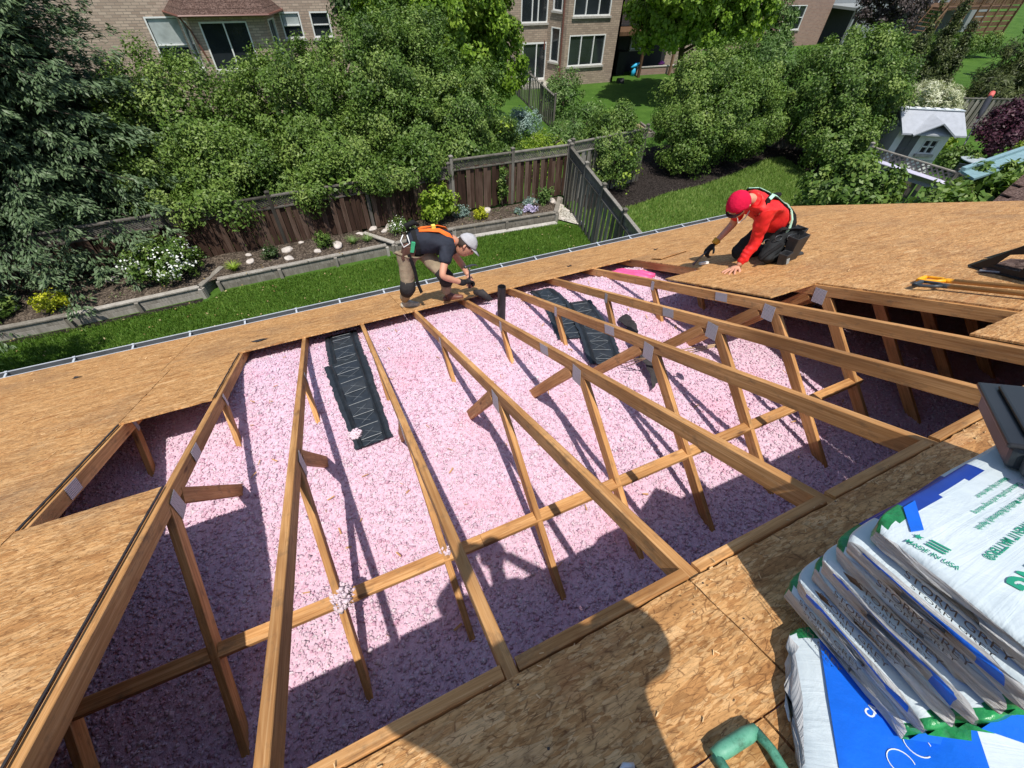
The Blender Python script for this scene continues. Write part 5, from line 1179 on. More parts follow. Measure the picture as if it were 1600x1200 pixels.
def cap_shell(name, mat, parent, M, s=1.0, z0=.02, grow=1.10, back=.0):
    bm = bmesh.new(); bmesh.ops.create_uvsphere(bm, u_segments=28, v_segments=22, radius=1)
    kill = [v for v in bm.verts if v.co.z*.118 < z0+back*v.co.y*.098]
    bmesh.ops.delete(bm, geom=kill, context='VERTS')
    for v in bm.verts: v.co = Vector((v.co.x*.080*grow, v.co.y*.098*grow, v.co.z*.118*grow))*s; v.co += v.co.normalized()*.003*noise.noise(v.co*40)
    me = bpy.data.meshes.new(name); bm.to_mesh(me); bm.free(); me.materials.append(mat); smooth(me)
    o = link(name, me, parent, M); o.modifiers.new('t', 'SOLIDIFY').thickness = .004; return o
def boot(name, ankle, toe, up, mat, parent):
    a = Vector(ankle); t = Vector(toe); u = Vector(up); d = (t-a); d = (d-u*d.dot(u)).normalized(); h = a-d*.055
    J = {'a': (*(a+u*.02), .048), 'h': (*(h-u*.055), .040), 'm': (*(a+d*.06-u*.055), .042), 't': (*(a+d*.17-u*.062), .036), 'e': (*(a+d*.20-u*.062), .026)}
    return skin_mesh(name, J, [('a', 'm'), ('m', 'h'), ('m', 't'), ('t', 'e')], mat, parent, 2, 'm')
def hammer(label, g, hd, claw_dir, L=.34):
    """g = butt of handle, hd = direction to the head"""
    g = Vector(g); d = Vector(hd).normalized(); c = Vector(claw_dir); c = (c-d*c.dot(d)).normalized(); e = empty('hammer', g, label, 'hammer')
    m = MB(); m.tube([g, g+d*.12], [.016, .014], 8); m.obj('grip', black_felt, e, sm=True)
    m = MB(); m.tube([g+d*.12, g+d*(L-.02)], .009, 8); m.obj('shaft', steel_p, e, sm=True)
    H = g+d*L; m = MB(); m.tube([H+c*.065, H+c*.045, H+c*.040, H+c*.01, H-c*.03, H-c*.08-d*.012, H-c*.125-d*.045], [.015, .015, .011, .013, .012, .009, .004], 8); m.obj('hammer_head', steel_p, e, sm=True)
    return e
steel_p = plain('tool_steel', (.10, .11, .12), .38, .6)

# -- standing worker bending over the edge of the hole
W1 = empty('person', (.95, 4.3, rz(4.3)), 'worker in dark t-shirt and grey cap bending over the eave with a hammer', 'person')
HI = (.765, 4.22, -2.33); HI2 = (.92, 4.36, -2.37); PE = (.825, 4.28, -2.28); CH = (1.14, 4.20, -2.22); NK = (1.27, 4.17, -2.27)
SN_ = (1.17, 4.03, -2.28); SF = (1.22, 4.34, -2.34); EN = (1.03, 3.87, -2.50); EF = (1.41, 4.27, -2.69); WN = (1.27, 3.90, -2.655); WF = (1.385, 4.05, -2.67)
KN = (.705, 4.16, -2.74); AN = (.665, 4.38, -3.04); KN2 = (1.13, 4.06, -2.64); AN2 = (1.15, 4.20, -2.965)
body = {'pe': (*PE, .12), 'wa': (*lerp(PE, CH, .5), .11), 'ch': (*CH, .125), 'nb': (*lerp(CH, NK, .7), .075), 'nk': (*NK, .05), 'hd': (1.345, 4.155, -2.325, .05),
        'sn': (*SN_, .060), 'en': (*EN, .042), 'wn': (*WN, .028), 'sf': (*SF, .060), 'ef': (*EF, .040), 'wf': (*WF, .028),
        'h1': (*HI, .088), 'k1': (*KN, .058), 'a1': (*AN, .042), 'h2': (*HI2, .088), 'k2': (*KN2, .058), 'a2': (*AN2, .042)}
BE = [('pe', 'wa'), ('wa', 'ch'), ('ch', 'nb'), ('nb', 'nk'), ('nk', 'hd'), ('ch', 'sn'), ('sn', 'en'), ('en', 'wn'), ('ch', 'sf'), ('sf', 'ef'), ('ef', 'wf'), ('pe', 'h1'), ('h1', 'k1'), ('k1', 'a1'), ('pe', 'h2'), ('h2', 'k2'), ('k2', 'a2')]
bslim = dict(body)
for k_, f_ in (('pe', .62), ('wa', .65), ('ch', .68), ('h1', .62), ('h2', .62), ('k1', .7), ('k2', .7), ('a1', .8), ('a2', .8), ('sn', .8), ('sf', .8)): bslim[k_] = (*body[k_][:3], body[k_][3]*f_)
skin_mesh('body', bslim, BE, skin_m, W1, 2, 'pe')
def grow(j, keys, g): return {k: (*j[k][:3], (j[k][3]+g)) for k in keys}
tee = cloth('tshirt_charcoal', (.028, .032, .045), var=.25, scale=12)
J = grow(body, ['wa', 'ch', 'nb', 'sn', 'sf'], .030); J['lo'] = (*lerp(PE, CH, -.12), .150); J['nb'] = (*body['nb'][:3], .082); J['s1'] = (*lerp(SN_, EN, .60), .070); J['s2'] = (*lerp(SF, EF, .55), .068)
o = skin_mesh('tshirt', J, [('lo', 'wa'), ('wa', 'ch'), ('ch', 'nb'), ('ch', 'sn'), ('sn', 's1'), ('ch', 'sf'), ('sf', 's2')], tee, W1, 3, 'ch'); wrinkle(o, .008, 14)
khaki = cloth('trousers_khaki', (.30, .24, .165), var=.25, scale=10)
J = grow(body, ['pe', 'h1', 'h2', 'k1', 'k2'], .018); J['pe'] = (*lerp(PE, CH, .06), .148); J['h1'] = (*lerp(HI, KN, .12), .100); J['h2'] = (*lerp(HI2, KN2, .12), .100); J['a1'] = (*lerp(KN, AN, .88), .060); J['a2'] = (*lerp(KN2, AN2, .88), .060); J['c1'] = (*lerp(KN, AN, .5), .064); J['c2'] = (*lerp(KN2, AN2, .5), .064)
o = skin_mesh('trousers', J, [('pe', 'h1'), ('h1', 'k1'), ('k1', 'c1'), ('c1', 'a1'), ('pe', 'h2'), ('h2', 'k2'), ('k2', 'c2'), ('c2', 'a2')], khaki, W1, 3, 'pe'); wrinkle(o, .008, 13, 3)
boot_m = plain('boot_tan', (.42, .38, .31), .8, var=.35, scale=25); nR = (0, SN, CS)
boot('boot', AN, (.80, 4.24, -3.1), nR, boot_m, W1); boot('boot', AN2, (1.27, 4.13, -3.02), nR, brown_m, W1)
glove = cloth('glove_black', (.018, .018, .02))
hand('glove', lerp(WN, (1.36, 3.93, -2.67), -.05), (.95, .25, -.12), (0, .3, 1), glove, W1, 1.25, 1.0); hand('glove', WF, (-.05, -.75, -.35), (.3, .2, 1), skin_m, W1, 1.1, .8)
m = MB(); m.tube([lerp(WN, EN, .18), WN, lerp(WN, (1.36, 3.93, -2.67), .25)], [.036, .036, .034], 12); m.obj('glove_cuff', glove, W1, sm=True)
MH = head_geo(W1, (1.40, 4.135, -2.36), (.72, -.30, -.62), (.55, .05, .83)); MH = head_geo(W1, (1.405, 4.13, -2.35), (.62, -.42, -.66), (.62, -.05, .78)); make_head(W1, MH, 1.08)
cp = cloth('cap_grey', (.42, .42, .44), var=.1)
cap_shell('hair', hair_m, W1, MH, 1.08, -.012, 1.03, .65)
o = cap_shell('cap', cp, W1, MH, 1.08, .024, 1.14)
m = MB(); vs = []; 
for i in range(9):
    a = math.radians(200+140*i/8-0) if False else math.radians(25+130*i/8); r0 = Vector((math.cos(a)*.086, math.sin(a)*.104, .034)); ex = .085*math.sin(math.pi*i/8)**.6
    vs += [r0, r0+Vector((math.cos(a)*.25*ex, math.sin(a)*ex, -.022*math.sin(math.pi*i/8)+.01*abs(math.cos(a))*0))]
m.add(vs, [(2*i, 2*i+2, 2*i+3, 2*i+1) for i in range(8)]); b = m.obj('cap_peak', cp, o, MH); b.modifiers.new('t', 'SOLIDIFY').thickness = .004; smooth(b.data)
# harness
org = cloth('strap_orange', (.82, .17, .03), var=.08); blk = cloth('strap_black', (.015, .015, .016)); grn = plain('tag_green', (.05, .42, .20), .6)
T = lambda f, side, h: Vector(lerp(PE, NK, f))+Vector((-.05, -1, 0)).normalized()*side+Vector((-.1, 0, 1))*h
def strap(name, pts, nrm, w, mat, par): m = MB(); m.ribbon(pts, nrm, w, .009); return m.obj(name, mat, par)
hx = [T(f, s_, h_) for f, s_, h_ in ((.28, .03, .142), (.5, .045, .146), (.72, .06, .142), (.90, .09, .095), (.97, .115, .02))]
strap('harness_strap', hx, [Vector((0, -.2*i, 1-.2*i)) for i in range(5)], .045, org, W1)
hx = [T(f, s_, h_) for f, s_, h_ in ((.28, -.02, .144), (.5, -.03, .147), (.72, -.05, .142), (.90, -.085, .090), (.97, -.11, .02))]
strap('harness_strap', hx, [Vector((0, .2*i, 1-.2*i)) for i in range(5)], .045, org, W1)
def loop(f, ra, rb, n=14, tilt=0):
    c = Vector(lerp(PE, NK, f)); axd = (Vector(NK)-Vector(PE)).normalized(); s_ = Vector((-.05, -1, 0)).normalized(); u_ = s_.cross(axd)*(-1)
    if u_.z < 0: u_ = -u_
    P = []; N = []
    for i in range(n+1):
        a = 2*math.pi*i/n; q = s_*math.cos(a)*ra+u_*math.sin(a)*rb; P.append(c+q+axd*tilt*math.sin(a)); N.append(q.normalized())
    return P, N
P, N = loop(.12, .15, .142); strap('harness_belt', P, N, .05, blk, W1)
P, N = loop(.5, .143, .148, tilt=-.05); strap('harness_strap', P, N, .035, blk, W1)
m = MB(); c = T(.05, .02, .16); m.tube([c, c+Vector((-.02, 0, .045)), c+Vector((.07, .02, .06)), c+Vector((.12, .02, .02))], [.02, .03, .028, .015], 8); m.obj('harness_pad', blk, W1, sm=True)
m = MB(); c = T(-.02, .13, .10); m.tube([c+Vector((-.05, 0, .07)), c+Vector((-.09, -.02, .02)), c+Vector((-.07, -.03, -.05)), c+Vector((0, -.03, -.02)), c+Vector((-.01, 0, .06))], .006, 6); m.obj('lanyard', white_p, W1, sm=True)
m = MB(); m.box(-.018, .018, -.012, .012, -.06, .05); m.obj('lanyard_tag', grn, W1, Matrix.Translation(T(.02, .16, .04)) @ Matrix.Rotation(.3, 4, 'Y'))
m = MB(); c = T(-.08, .12, -.02); m.box(-.07, .06, -.05, .04, -.10, .06, Matrix.Translation(c) @ Matrix.Rotation(.35, 4, 'Y')); o = m.obj('tool_pouch', plain('leather_brown', (.10, .045, .03), .7), W1); bv = o.modifiers.new('b', 'BEVEL'); bv.width = .012; bv.segments = 2
m = MB(); m.box(-.02, .02, -.02, .02, -.02, .02, Matrix.Translation(T(.62, .02, .17))); m.obj('buckle', plain('buckle_yellow', (.75, .62, .10), .5), W1)
# knee pads and leg strap
kp = cloth('kneepad_dark', (.03, .028, .028))
for (K, A_, H_) in ((KN, AN, HI), (KN2, AN2, HI2)):
    m = MB(); m.tube([lerp(K, H_, .22), K, lerp(K, A_, .28)], [.080, .088, .076], 14); m.obj('knee_pad', kp, W1, sm=True)
m = MB(); P = [Vector(HI)+Vector((.0, -.11, .02)), Vector(lerp(HI, KN, .4))+Vector((.06, -.09, 0)), Vector(lerp(HI, KN, .8))+Vector((.09, -.07, 0)), Vector(lerp(KN, AN, .15))+Vector((.14, -.08, -.02))]; m.ribbon(P, Vector((.2, -1, .2)), .035, .008); m.obj('leg_strap', blk, W1)
hammer('framing hammer gripped upright in the standing worker\'s gloved hand', (1.345, 3.90, -2.74), (.06, .04, 1.0), (-.8, -.25, .05), .27)
# crumpled dark bag by the worker's hands
m = MB(); m.tube([(1.46, 4.06, -2.93), (1.52, 3.98, -2.90), (1.60, 3.90, -2.98)], [.03, .05, .03], 9); o = m.obj('nail_bag', black_felt, sm=True); wrinkle(o, .01, 20); tag(o, 'small black nail bag at the hole edge below the hammer', 'bag')

# -- kneeling worker in red
W2 = empty('person', (4.3, 2.7, rz(2.7)), 'kneeling worker in bright red shirt and red head cloth prying boards', 'person')
PE = (4.44, 2.72, -2.02); CH = (4.08, 2.78, -1.745); NK = (3.87, 2.78, -1.68); SNr = (3.94, 2.61, -1.76); SFr = (4.00, 2.96, -1.79)
EN = (3.99, 2.60, -2.06); WN = (3.86, 2.585, -2.31); EF = (4.13, 3.03, -2.09); WF = (3.93, 3.02, -2.285)
H1_ = (4.42, 2.62, -2.08); H2_ = (4.47, 2.85, -2.11); K1 = (4.12, 2.52, rz(2.52, .07)); K2 = (4.20, 2.92, rz(2.92, .07)); A1 = (4.56, 2.56, rz(2.56, .07)); A2 = (4.62, 2.86, rz(2.86, .07))
body = {'pe': (*PE, .125), 'wa': (*lerp(PE, CH, .5), .118), 'ch': (*CH, .13), 'nb': (*lerp(CH, NK, .7), .08), 'nk': (*NK, .055), 'hd': (3.77, 2.775, -1.68, .05),
        'sn': (*SNr, .066), 'en': (*EN, .045), 'wn': (*WN, .028), 'sf': (*SFr, .066), 'ef': (*EF, .043), 'wf': (*WF, .028),
        'h1': (*H1_, .09), 'k1': (*K1, .06), 'a1': (*A1, .042), 'h2': (*H2_, .09), 'k2': (*K2, .06), 'a2': (*A2, .042)}
bslim = dict(body)
for k_, f_ in (('pe', .62), ('wa', .65), ('ch', .68), ('h1', .62), ('h2', .62), ('k1', .7), ('k2', .7), ('a1', .8), ('a2', .8), ('sn', .8), ('sf', .8), ('en', .85), ('nb', .75)): bslim[k_] = (*body[k_][:3], body[k_][3]*f_)
skin_mesh('body', bslim, BE, skin_m, W2, 2, 'pe')
red = NT('shirt_red'); rn = red.noise(red.coord(), 16, 3); red = red.out(red.ramp(rn, [(.3, (.62, .012, .016)), (.7, (.82, .03, .025))]), .55, 0, .35)
J = grow(body, ['wa', 'ch', 'nb', 'sn', 'sf'], .032); J['lo'] = (*lerp(PE, CH, -.05), .165); J['nb'] = (*body['nb'][:3], .088); J['en'] = (*EN, .062); J['wn'] = (*lerp(EN, WN, .93), .042); J['s2'] = (*lerp(SFr, EF, .85), .056)
J['mn'] = (*lerp(SNr, EN, .5), .072); J['nc'] = (*lerp(CH, NK, .95), .070)
o = skin_mesh('shirt', J, [('lo', 'wa'), ('wa', 'ch'), ('ch', 'nb'), ('ch', 'sn'), ('sn', 'mn'), ('mn', 'en'), ('en', 'wn'), ('ch', 'sf'), ('sf', 's2'), ('nb', 'nc')], red, W2, 3, 'ch'); wrinkle(o, .014, 12, 5)
for v in o.data.vertices: v.co += v.normal*.006*math.sin(v.co.z*90+v.co.x*60+6*noise.noise(v.co*7))*max(0, noise.noise(v.co*5+Vector((3, 0, 0)))+.2)
dk = cloth('trousers_black', (.022, .024, .026), var=.3, scale=14)
J = grow(body, ['pe', 'h1', 'h2', 'k1', 'k2', 'a1', 'a2'], .02)
o = skin_mesh('trousers', J, [('pe', 'h1'), ('h1', 'k1'), ('k1', 'a1'), ('pe', 'h2'), ('h2', 'k2'), ('k2', 'a2')], dk, W2, 3, 'pe'); wrinkle(o, .010, 14, 6)
boot('boot', (*A1[:2], A1[2]), (4.80, 2.52, A1[2]-.02), nR, plain('boot_black', (.03, .03, .03), .6), W2); boot('boot', A2, (4.84, 2.84, A2[2]), nR, MATS['boot_black'], W2)
MH = head_geo(W2, (3.70, 2.745, -1.70), (-.62, -.28, -.73), (-.72, -.15, .68)); make_head(W2, MH, 1.12)
ban = cloth('bandana_crimson', (.60, .008, .05), var=.12)
o = cap_shell('head_cloth', ban, W2, MH, 1.12, -.014, 1.14, .52)
for v in o.data.vertices: v.co *= 1+.045*abs(noise.noise(Vector((v.co.x*30, v.co.y*9, v.co.z*16))))+.012*math.sin(v.co.x*140+v.co.y*20)*max(0, -v.co.y*9)
m = MB(); m.tube([(0, -.09, -.03), (.01, -.125, -.055), (.03, -.15, -.10)], [.02, .018, .006], 7); m.obj('cloth_knot', ban, o, MH, True)
m = MB(); vs = []
for i in range(9):
    a = math.radians(30+120*i/8); r0 = Vector((math.cos(a)*.094, math.sin(a)*.118, .040)); ex = .030*math.sin(math.pi*i/8)**.6
    vs += [r0, r0+Vector((math.cos(a)*.2*ex, math.sin(a)*ex, -.016))]
m.add(vs, [(2*i, 2*i+2, 2*i+3, 2*i+1) for i in range(8)]); b = m.obj('cap_peak', cloth('peak_dark', (.03, .012, .015)), o, MH); b.modifiers.new('t', 'SOLIDIFY').thickness = .004
hand('hand', (WN[0], WN[1], rz(WN[1], .035)), (-.93, -.22, .02), nR, skin_m, W2, 1.3, .16, 1, 14); hand('glove', WF, (-.6, -.05, -.55), (.1, .3, 1), glove, W2, 1.2, 1.0)
hammer('hammer in the kneeling worker\'s left hand, claw resting on the board', (4.00, 3.03, -2.27), (-.88, -.18, -.42), (.25, .45, -.75), .36)
mint = cloth('strap_mint', (.42, .68, .52), var=.1); T = lambda f, side, h: Vector(lerp(PE, NK, f))+Vector((0, -1, 0))*side+Vector((.45, 0, .89))*h
for sgn in (1, -1):
    P = [T(f, s_*sgn, h_) for f, s_, h_ in ((.12, .09, .130), (.4, .055, .140), (.62, .055, .140), (.80, .085, .120), (.90, .125, .07), (.84, .160, -.03))]
    N = [Vector((.4, -.3*sgn*i/3, 1)) for i in range(6)]
    strap('harness_strap', P, N, .052, blk, W2); q = MB(); q.ribbon([p+Vector((.004, 0, .010)) for p in P[1:4]], N[1:4], .030, .006); q.obj('harness_stripe', mint, W2)
    q = MB(); q.ribbon([p+Vector((.002, -.008*sgn, .008)) for p in P[3:5]], N[3:5], .032, .006); q.obj('harness_stripe', mint, W2)
m = MB(); c = T(.55, 0, .155); m.tube([c+Vector((-.05, 0, 0)), c, c+Vector((.06, 0, .01))], [.02, .035, .02], 8); m.obj('harness_ring', blk, W2, sm=True)
m = MB(); m.ribbon([T(.5, .05, .150), T(.52, -.05, .152)], Vector((.4, 0, 1)), .045, .006); m.obj('harness_stripe', mint, W2)
def loop2(f, ra, rb, tilt=0, n=14):
    c = Vector(lerp(PE, NK, f)); axd = (Vector(NK)-Vector(PE)).normalized(); s_ = Vector((0, -1, 0)); u_ = axd.cross(s_); u_ = -u_ if u_.z < 0 else u_; P = []; N = []
    for i in range(n+1):
        a = 2*math.pi*i/n; q = s_*math.cos(a)*ra+u_*math.sin(a)*rb; P.append(c+q+axd*tilt*math.sin(a)); N.append(q.normalized())
    return P, N
P, N = loop2(.05, .165, .165, .06); strap('tool_belt', P, N, .07, blk, W2)
P, N = loop2(.14, .168, .168, .09); strap('harness_strap', P, N, .03, mint, W2)
def pouch(c, w, d, h, a, par, t=0, mt=None):
    M = Matrix.Translation(c) @ Matrix.Rotation(a, 4, 'Z') @ Matrix.Rotation(t, 4, 'X'); m = MB()
    vs = [(-w/2*.8, -d/2*.7, -h/2), (w/2*.8, -d/2*.7, -h/2), (w/2*.8, d/2*.7, -h/2), (-w/2*.8, d/2*.7, -h/2), (-w/2, -d/2, h/2), (w/2, -d/2, h/2), (w/2, d/2, h/2), (-w/2, d/2, h/2)]
    vs += [(-w/2+.01, -d/2+.01, h/2), (w/2-.01, -d/2+.01, h/2), (w/2-.01, d/2-.01, h/2), (-w/2+.01, d/2-.01, h/2), (-w/2*.7, -d/2*.5, h*.1), (w/2*.7, -d/2*.5, h*.1), (w/2*.7, d/2*.5, h*.1), (-w/2*.7, d/2*.5, h*.1)]
    m.add([M @ Vector(v) for v in vs], [(3, 2, 1, 0), (0, 1, 5, 4), (1, 2, 6, 5), (2, 3, 7, 6), (3, 0, 4, 7), (4, 5, 9, 8), (5, 6, 10, 9), (6, 7, 11, 10), (7, 4, 8, 11), (8, 9, 13, 12), (9, 10, 14, 13), (10, 11, 15, 14), (11, 8, 12, 15), (12, 13, 14, 15)])
    o = m.obj('tool_pouch', mt or MATS['pouch_black'], par); b = o.modifiers.new('b', 'BEVEL'); b.width = .008; b.segments = 2; return o
plain('pouch_black', (.020, .021, .023), .6, var=.3, scale=18)
pouch((4.44, 2.46, -2.15), .22, .11, .27, .15, W2, -.05); pouch((4.27, 2.40, -2.22), .13, .09, .15, .25, W2, -.1); pouch((4.56, 2.56, -2.12), .10, .12, .24, .3, W2)
m = MB(); m.ribbon([(4.25, 2.35, -2.18), (4.27, 2.345, -2.24)], Vector((-.1, -1, .1)), .035, .003); m.obj('pouch_label', curtain_m, W2)
for c in ((4.25, 2.55, -2.05), (4.20, 2.62, -2.12), (4.36, 2.5, -2.04)):
    m = MB(); P = [Vector(c)+Vector((math.cos(a)*.05, .01*math.sin(a), math.sin(a)*.028)) for a in [i*.7 for i in range(10)]]; m.tube(P, .004, 5); m.obj('carabiner', steel_p, W2, sm=True)
m = MB(); m.tube([(4.27, 2.50, -2.10), (4.12, 2.50, -2.17), (4.03, 2.49, -2.22)], [.018, .018, .014], 8); m.obj('tool_handle', blk, W2, sm=True)
m = MB(); c = Vector(NK); m.tube([c+Vector((-.02, .06, -.05)), c+Vector((-.03, .05, -.16)), c+Vector((.01, .02, -.26)), c+Vector((.04, -.01, -.2)), c+Vector((.03, -.04, -.08))], .006, 6); m.obj('lanyard', white_p, W2, sm=True)
m = MB(); m.tube([lerp(WF, EF, .02), lerp(WF, EF, .20)], [.034, .042], 10); m.obj('glove_cuff', plain('glove_yellow', (.62, .34, .03), .7), W2, sm=True)
pb = MB(); pb.box(-.05, .05, -.02, .02, -.012, .012); tag(pb.obj('chalk_box', white_p, None, MR @ Matrix.Translation((3.90, 3.02/CS, .02)) @ Matrix.Rotation(-.3, 4, 'Z')), 'small white plastic case under the kneeling worker\'s gloved hand', 'case')

# -- the person holding the camera (only the boot tip and the shadow are in view)
W3 = empty('person', (.25, -.5, rz(-.5)), 'person taking the photograph, seen only as shadow and a boot tip', 'person')
PE = (.09, -.74, -.34); CH = (.04, -.42, -.10); NK = (.03, -.30, .02)
body = {'pe': (*PE, .135), 'wa': (.07, -.60, -.23, .125), 'ch': (*CH, .14), 'nb': (.035, -.34, -.03, .08), 'nk': (*NK, .055), 'hd': (.03, -.22, .10, .055),
        'sn': (-.16, -.36, -.05, .065), 'en': (-.36, -.19, -.13, .047), 'wn': (-.12, -.12, .02, .032), 'sf': (.21, -.38, -.05, .065), 'ef': (.37, -.36, -.14, .047), 'wf': (.12, -.16, .08, .032),
        'h1': (.0, -.74, -.38, .10), 'k1': (-.04, -.52, -.62, .068), 'a1': (-.05, -.66, -.86, .045), 'h2': (.18, -.72, -.38, .10), 'k2': (.26, -.46, -.64, .068), 'a2': (.262, -.30, -.985, .045)}
skin_mesh('body', body, BE, skin_m, W3, 2, 'pe')
J = grow(body, ['wa', 'ch', 'nb', 'sn', 'sf', 'en', 'ef'], .022); J['lo'] = (.08, -.68, -.29, .15)
o = skin_mesh('shirt', J, [('lo', 'wa'), ('wa', 'ch'), ('ch', 'nb'), ('ch', 'sn'), ('sn', 'en'), ('ch', 'sf'), ('sf', 'ef')], tee, W3, 2, 'ch')
J = grow(body, ['pe', 'h1', 'h2', 'k1', 'k2', 'a1', 'a2'], .022)
skin_mesh('trousers', J, [('pe', 'h1'), ('h1', 'k1'), ('k1', 'a1'), ('pe', 'h2'), ('h2', 'k2'), ('k2', 'a2')], dk, W3, 2, 'pe')
MH = head_geo(W3, (.035, -.185, .17), (.0, .8, -.6), (0, .5, .85)); make_head(W3, MH); cap_shell('cap', blk, W3, MH, 1.0, .0, 1.14)
boot('boot', (.250, -.232, rz(-.232, .105)), (.238, -.05, -1.12), nR, plain('boot_leather', (.02, .02, .022), .4), W3); boot('boot', (-.05, -.66, -.86), (-.06, -.45, -.95), nR, MATS['boot_leather'], W3)
m = MB(); c = Vector((.240, -.083, rz(-.083, .078))); m.tube([c+Vector((-.018, .0, -.002)), c+Vector((0, .008, .002)), c+Vector((.018, .0, -.002))], [.005, .006, .005], 8); m.obj('toe_cap', alu, W3, sm=True)
hand('hand', (-.12, -.12, .02), (.3, .4, .1), (0, 0, 1), skin_m, W3, 1.0, .9); hand('hand', (.12, -.16, .08), (-.2, .5, -.1), (0, 0, 1), skin_m, W3, .9, .9)
MC = cam.matrix_world.copy(); m = MB(); m.box(-.075, .075, -.062, .014, .010, .018)
ph = m.obj('phone', abs_m, None, MC); tag(ph, 'phone held by the photographer, just outside the picture', 'phone')

# ------------------------------------------------------------------ shingle bundles
bagw = NT('bag_white'); tcb = bagw.coord(); nb_ = bagw.noise(tcb, 7, 5, .65, .6); fb = bagw.noise(bagw.coord((3, 30, 30)), 1, 4, .6, 1.0)
bagw.bump(bagw.math('ADD', nb_, bagw.math('MULTIPLY', fb, .6)), .35, .012)
bagw = bagw.out(bagw.ramp(nb_, [(.3, (.56, .64, .68)), (.7, (.68, .75, .78))]), .38, 0, .4)
bagg = NT('bag_fold_shade'); fb = bagg.noise(bagg.coord((4, 3, 60)), 1, 5, .7, 1.6); bagg.bump(fb, .9, .012)
bagg = bagg.out(bagg.ramp(fb, [(.3, (.34, .34, .35)), (.55, (.58, .58, .58)), (.75, (.80, .80, .80))]), .35, 0, .45)  # shade of the folds put into the colour: greyer creases, whiter ridges
bagb = plain('bag_blue', (.010, .14, .72), .32, var=.12, scale=12, bump=.3)
bagn = plain('bag_navy', (.012, .045, .30), .35, var=.2, scale=12)
bagG = plain('bag_green', (.02, .22, .07), .32, var=.45, scale=24, bump=.5)
print_g = plain('print_green', (.02, .30, .18), .5); print_k = plain('print_black', (.035, .03, .03), .5); print_w = plain('print_white', (.80, .84, .86), .5)
SH = .28
def bag(name, x0, x1, y0, y1, z0, z1, seed, parent=None, M=None, wr=1.0, label=None, taper=.18):
    """a shrink bag of shingles. Local frame = roof frame; left end (x0) has gathered folds"""
    nx, ns = 64, 56; vs = []; fs = []; mi = []; cy, cz, hy, hz = (y0+y1)/2, (z0+z1)/2, (y1-y0)/2, (z1-z0)/2
    o_ = Vector((seed*3.7, seed*1.3, 0))
    for i in range(nx+1):
        f = i/nx; x = x0+(x1-x0)*f; e = min(f, 1-f)*(x1-x0)
        te = 1-taper*math.exp(-e/.018); te2 = 1-.10*math.exp(-e/.02)
        for j in range(ns):
            a = 2*math.pi*j/ns; ca, sa = math.cos(a), math.sin(a); p = .22
            y = cy+hy*te2*math.copysign(abs(ca)**p, ca); z = cz+hz*te*math.copysign(abs(sa)**p, sa)
            q = Vector((x*5, y*9, z*30))+o_; w = math.exp(-e/.10)
            side = 1 if abs(z-z1) > .006 else .25
            dz = (.0022+.006*w)*noise.noise(q)+.0015*noise.noise(q*3.1); dy = (.003+.006*w)*noise.noise(q+Vector((5, 0, 0)))*wr
            dx = -.020*w*abs(noise.noise(Vector((y*14, z*40, seed))))*wr if f < .5 else 0
            vs.append((x+dx+SH*(y-y1)*(1-f), y+dy, z+dz*wr*side))
    for i in range(nx):
        for j in range(ns):
            a = i*ns+j; b = i*ns+(j+1) % ns; fs.append((a, b, b+ns, a+ns))
            v = vs[a]; near = v[1] < y0+.03; v = (v[0]-SH*(v[1]-y1)*(1-(i/nx)), v[1], v[2]); far = v[1] > y1-.03; up = v[2] > cz
            t = 0
            if v[2] < z0+.008 and seed != 21: t = 2
            if near and v[0] < x0+.05+.03*(seed % 3): t = 3
            if far: t = 4 if v[0] < x0+.35 and not (v[0] < x0+.08) else (3 if v[0] < x0+.08 and seed % 2 else 0)
            mi.append(t)
    # end panels
    for (b0, sg) in ((0, 1), (nx*ns, -1)):
        ring = list(range(b0, b0+ns)); k0 = len(vs); prev = ring
        for r_ in (.8, .55, .25):
            cur = []
            for j in range(ns):
                v = vs[ring[j]]; yy = cy+(v[1]-cy)*r_; zz = cz+(v[2]-cz)*r_; fold = abs(noise.noise(Vector((yy*10, zz*70, seed+3))))
                vs.append(((x0 if sg == 1 else x1)+(SH*(yy-y1) if sg == 1 else 0)-sg*(.006+.020*fold)*(1-r_*.3)*wr, yy, zz)); cur.append(len(vs)-1)
            for j in range(ns):
                a, b = prev[j], prev[(j+1) % ns]; c, d = cur[(j+1) % ns], cur[j]; fs.append((b, a, d, c) if sg == 1 else (a, b, c, d)); mi.append((2 if (seed in (2, 4, 6) and .4 < r_ < .7 and vs[ring[j]][2] > cz) else 1) if sg == 1 else 0)
            prev = cur
        fs.append(tuple(prev) if sg == 1 else tuple(prev[::-1])); mi.append(1)
    me = bpy.data.meshes.new(name); me.from_pydata(vs, [], fs); setm(me, bagw, bagg, bagb, bagG, bagn); me.polygons.foreach_set('material_index', mi); smooth(me); me.update()
    o = link(name, me, parent, (M or MR)); return o
def text(body, size, M, mat, parent, bold=.0, sx=1.0):
    cu = bpy.data.curves.new('t', 'FONT'); cu.body = body; cu.size = size; cu.offset = bold; cu.extrude = .0001; cu.resolution_u = 3
    o = bpy.data.objects.new('t', cu); COL.objects.link(o); dg = bpy.context.evaluated_depsgraph_get(); dg.update(); me = bpy.data.meshes.new_from_object(o.evaluated_get(dg)); bpy.data.objects.remove(o)
    me.materials.clear(); me.materials.append(mat); me.name = 'print'
    return link('print', me, parent, M @ Matrix.Diagonal((sx, 1, 1, 1)))
def surf(x, y, z, ang): return MR @ Matrix.Translation((x, (y-z*SN)/CS, z)) @ Matrix.Rotation(ang, 4, 'Z')
YFz = lambda z_: (.045-z_*SN)/CS
NB = 7; zt_top = .395
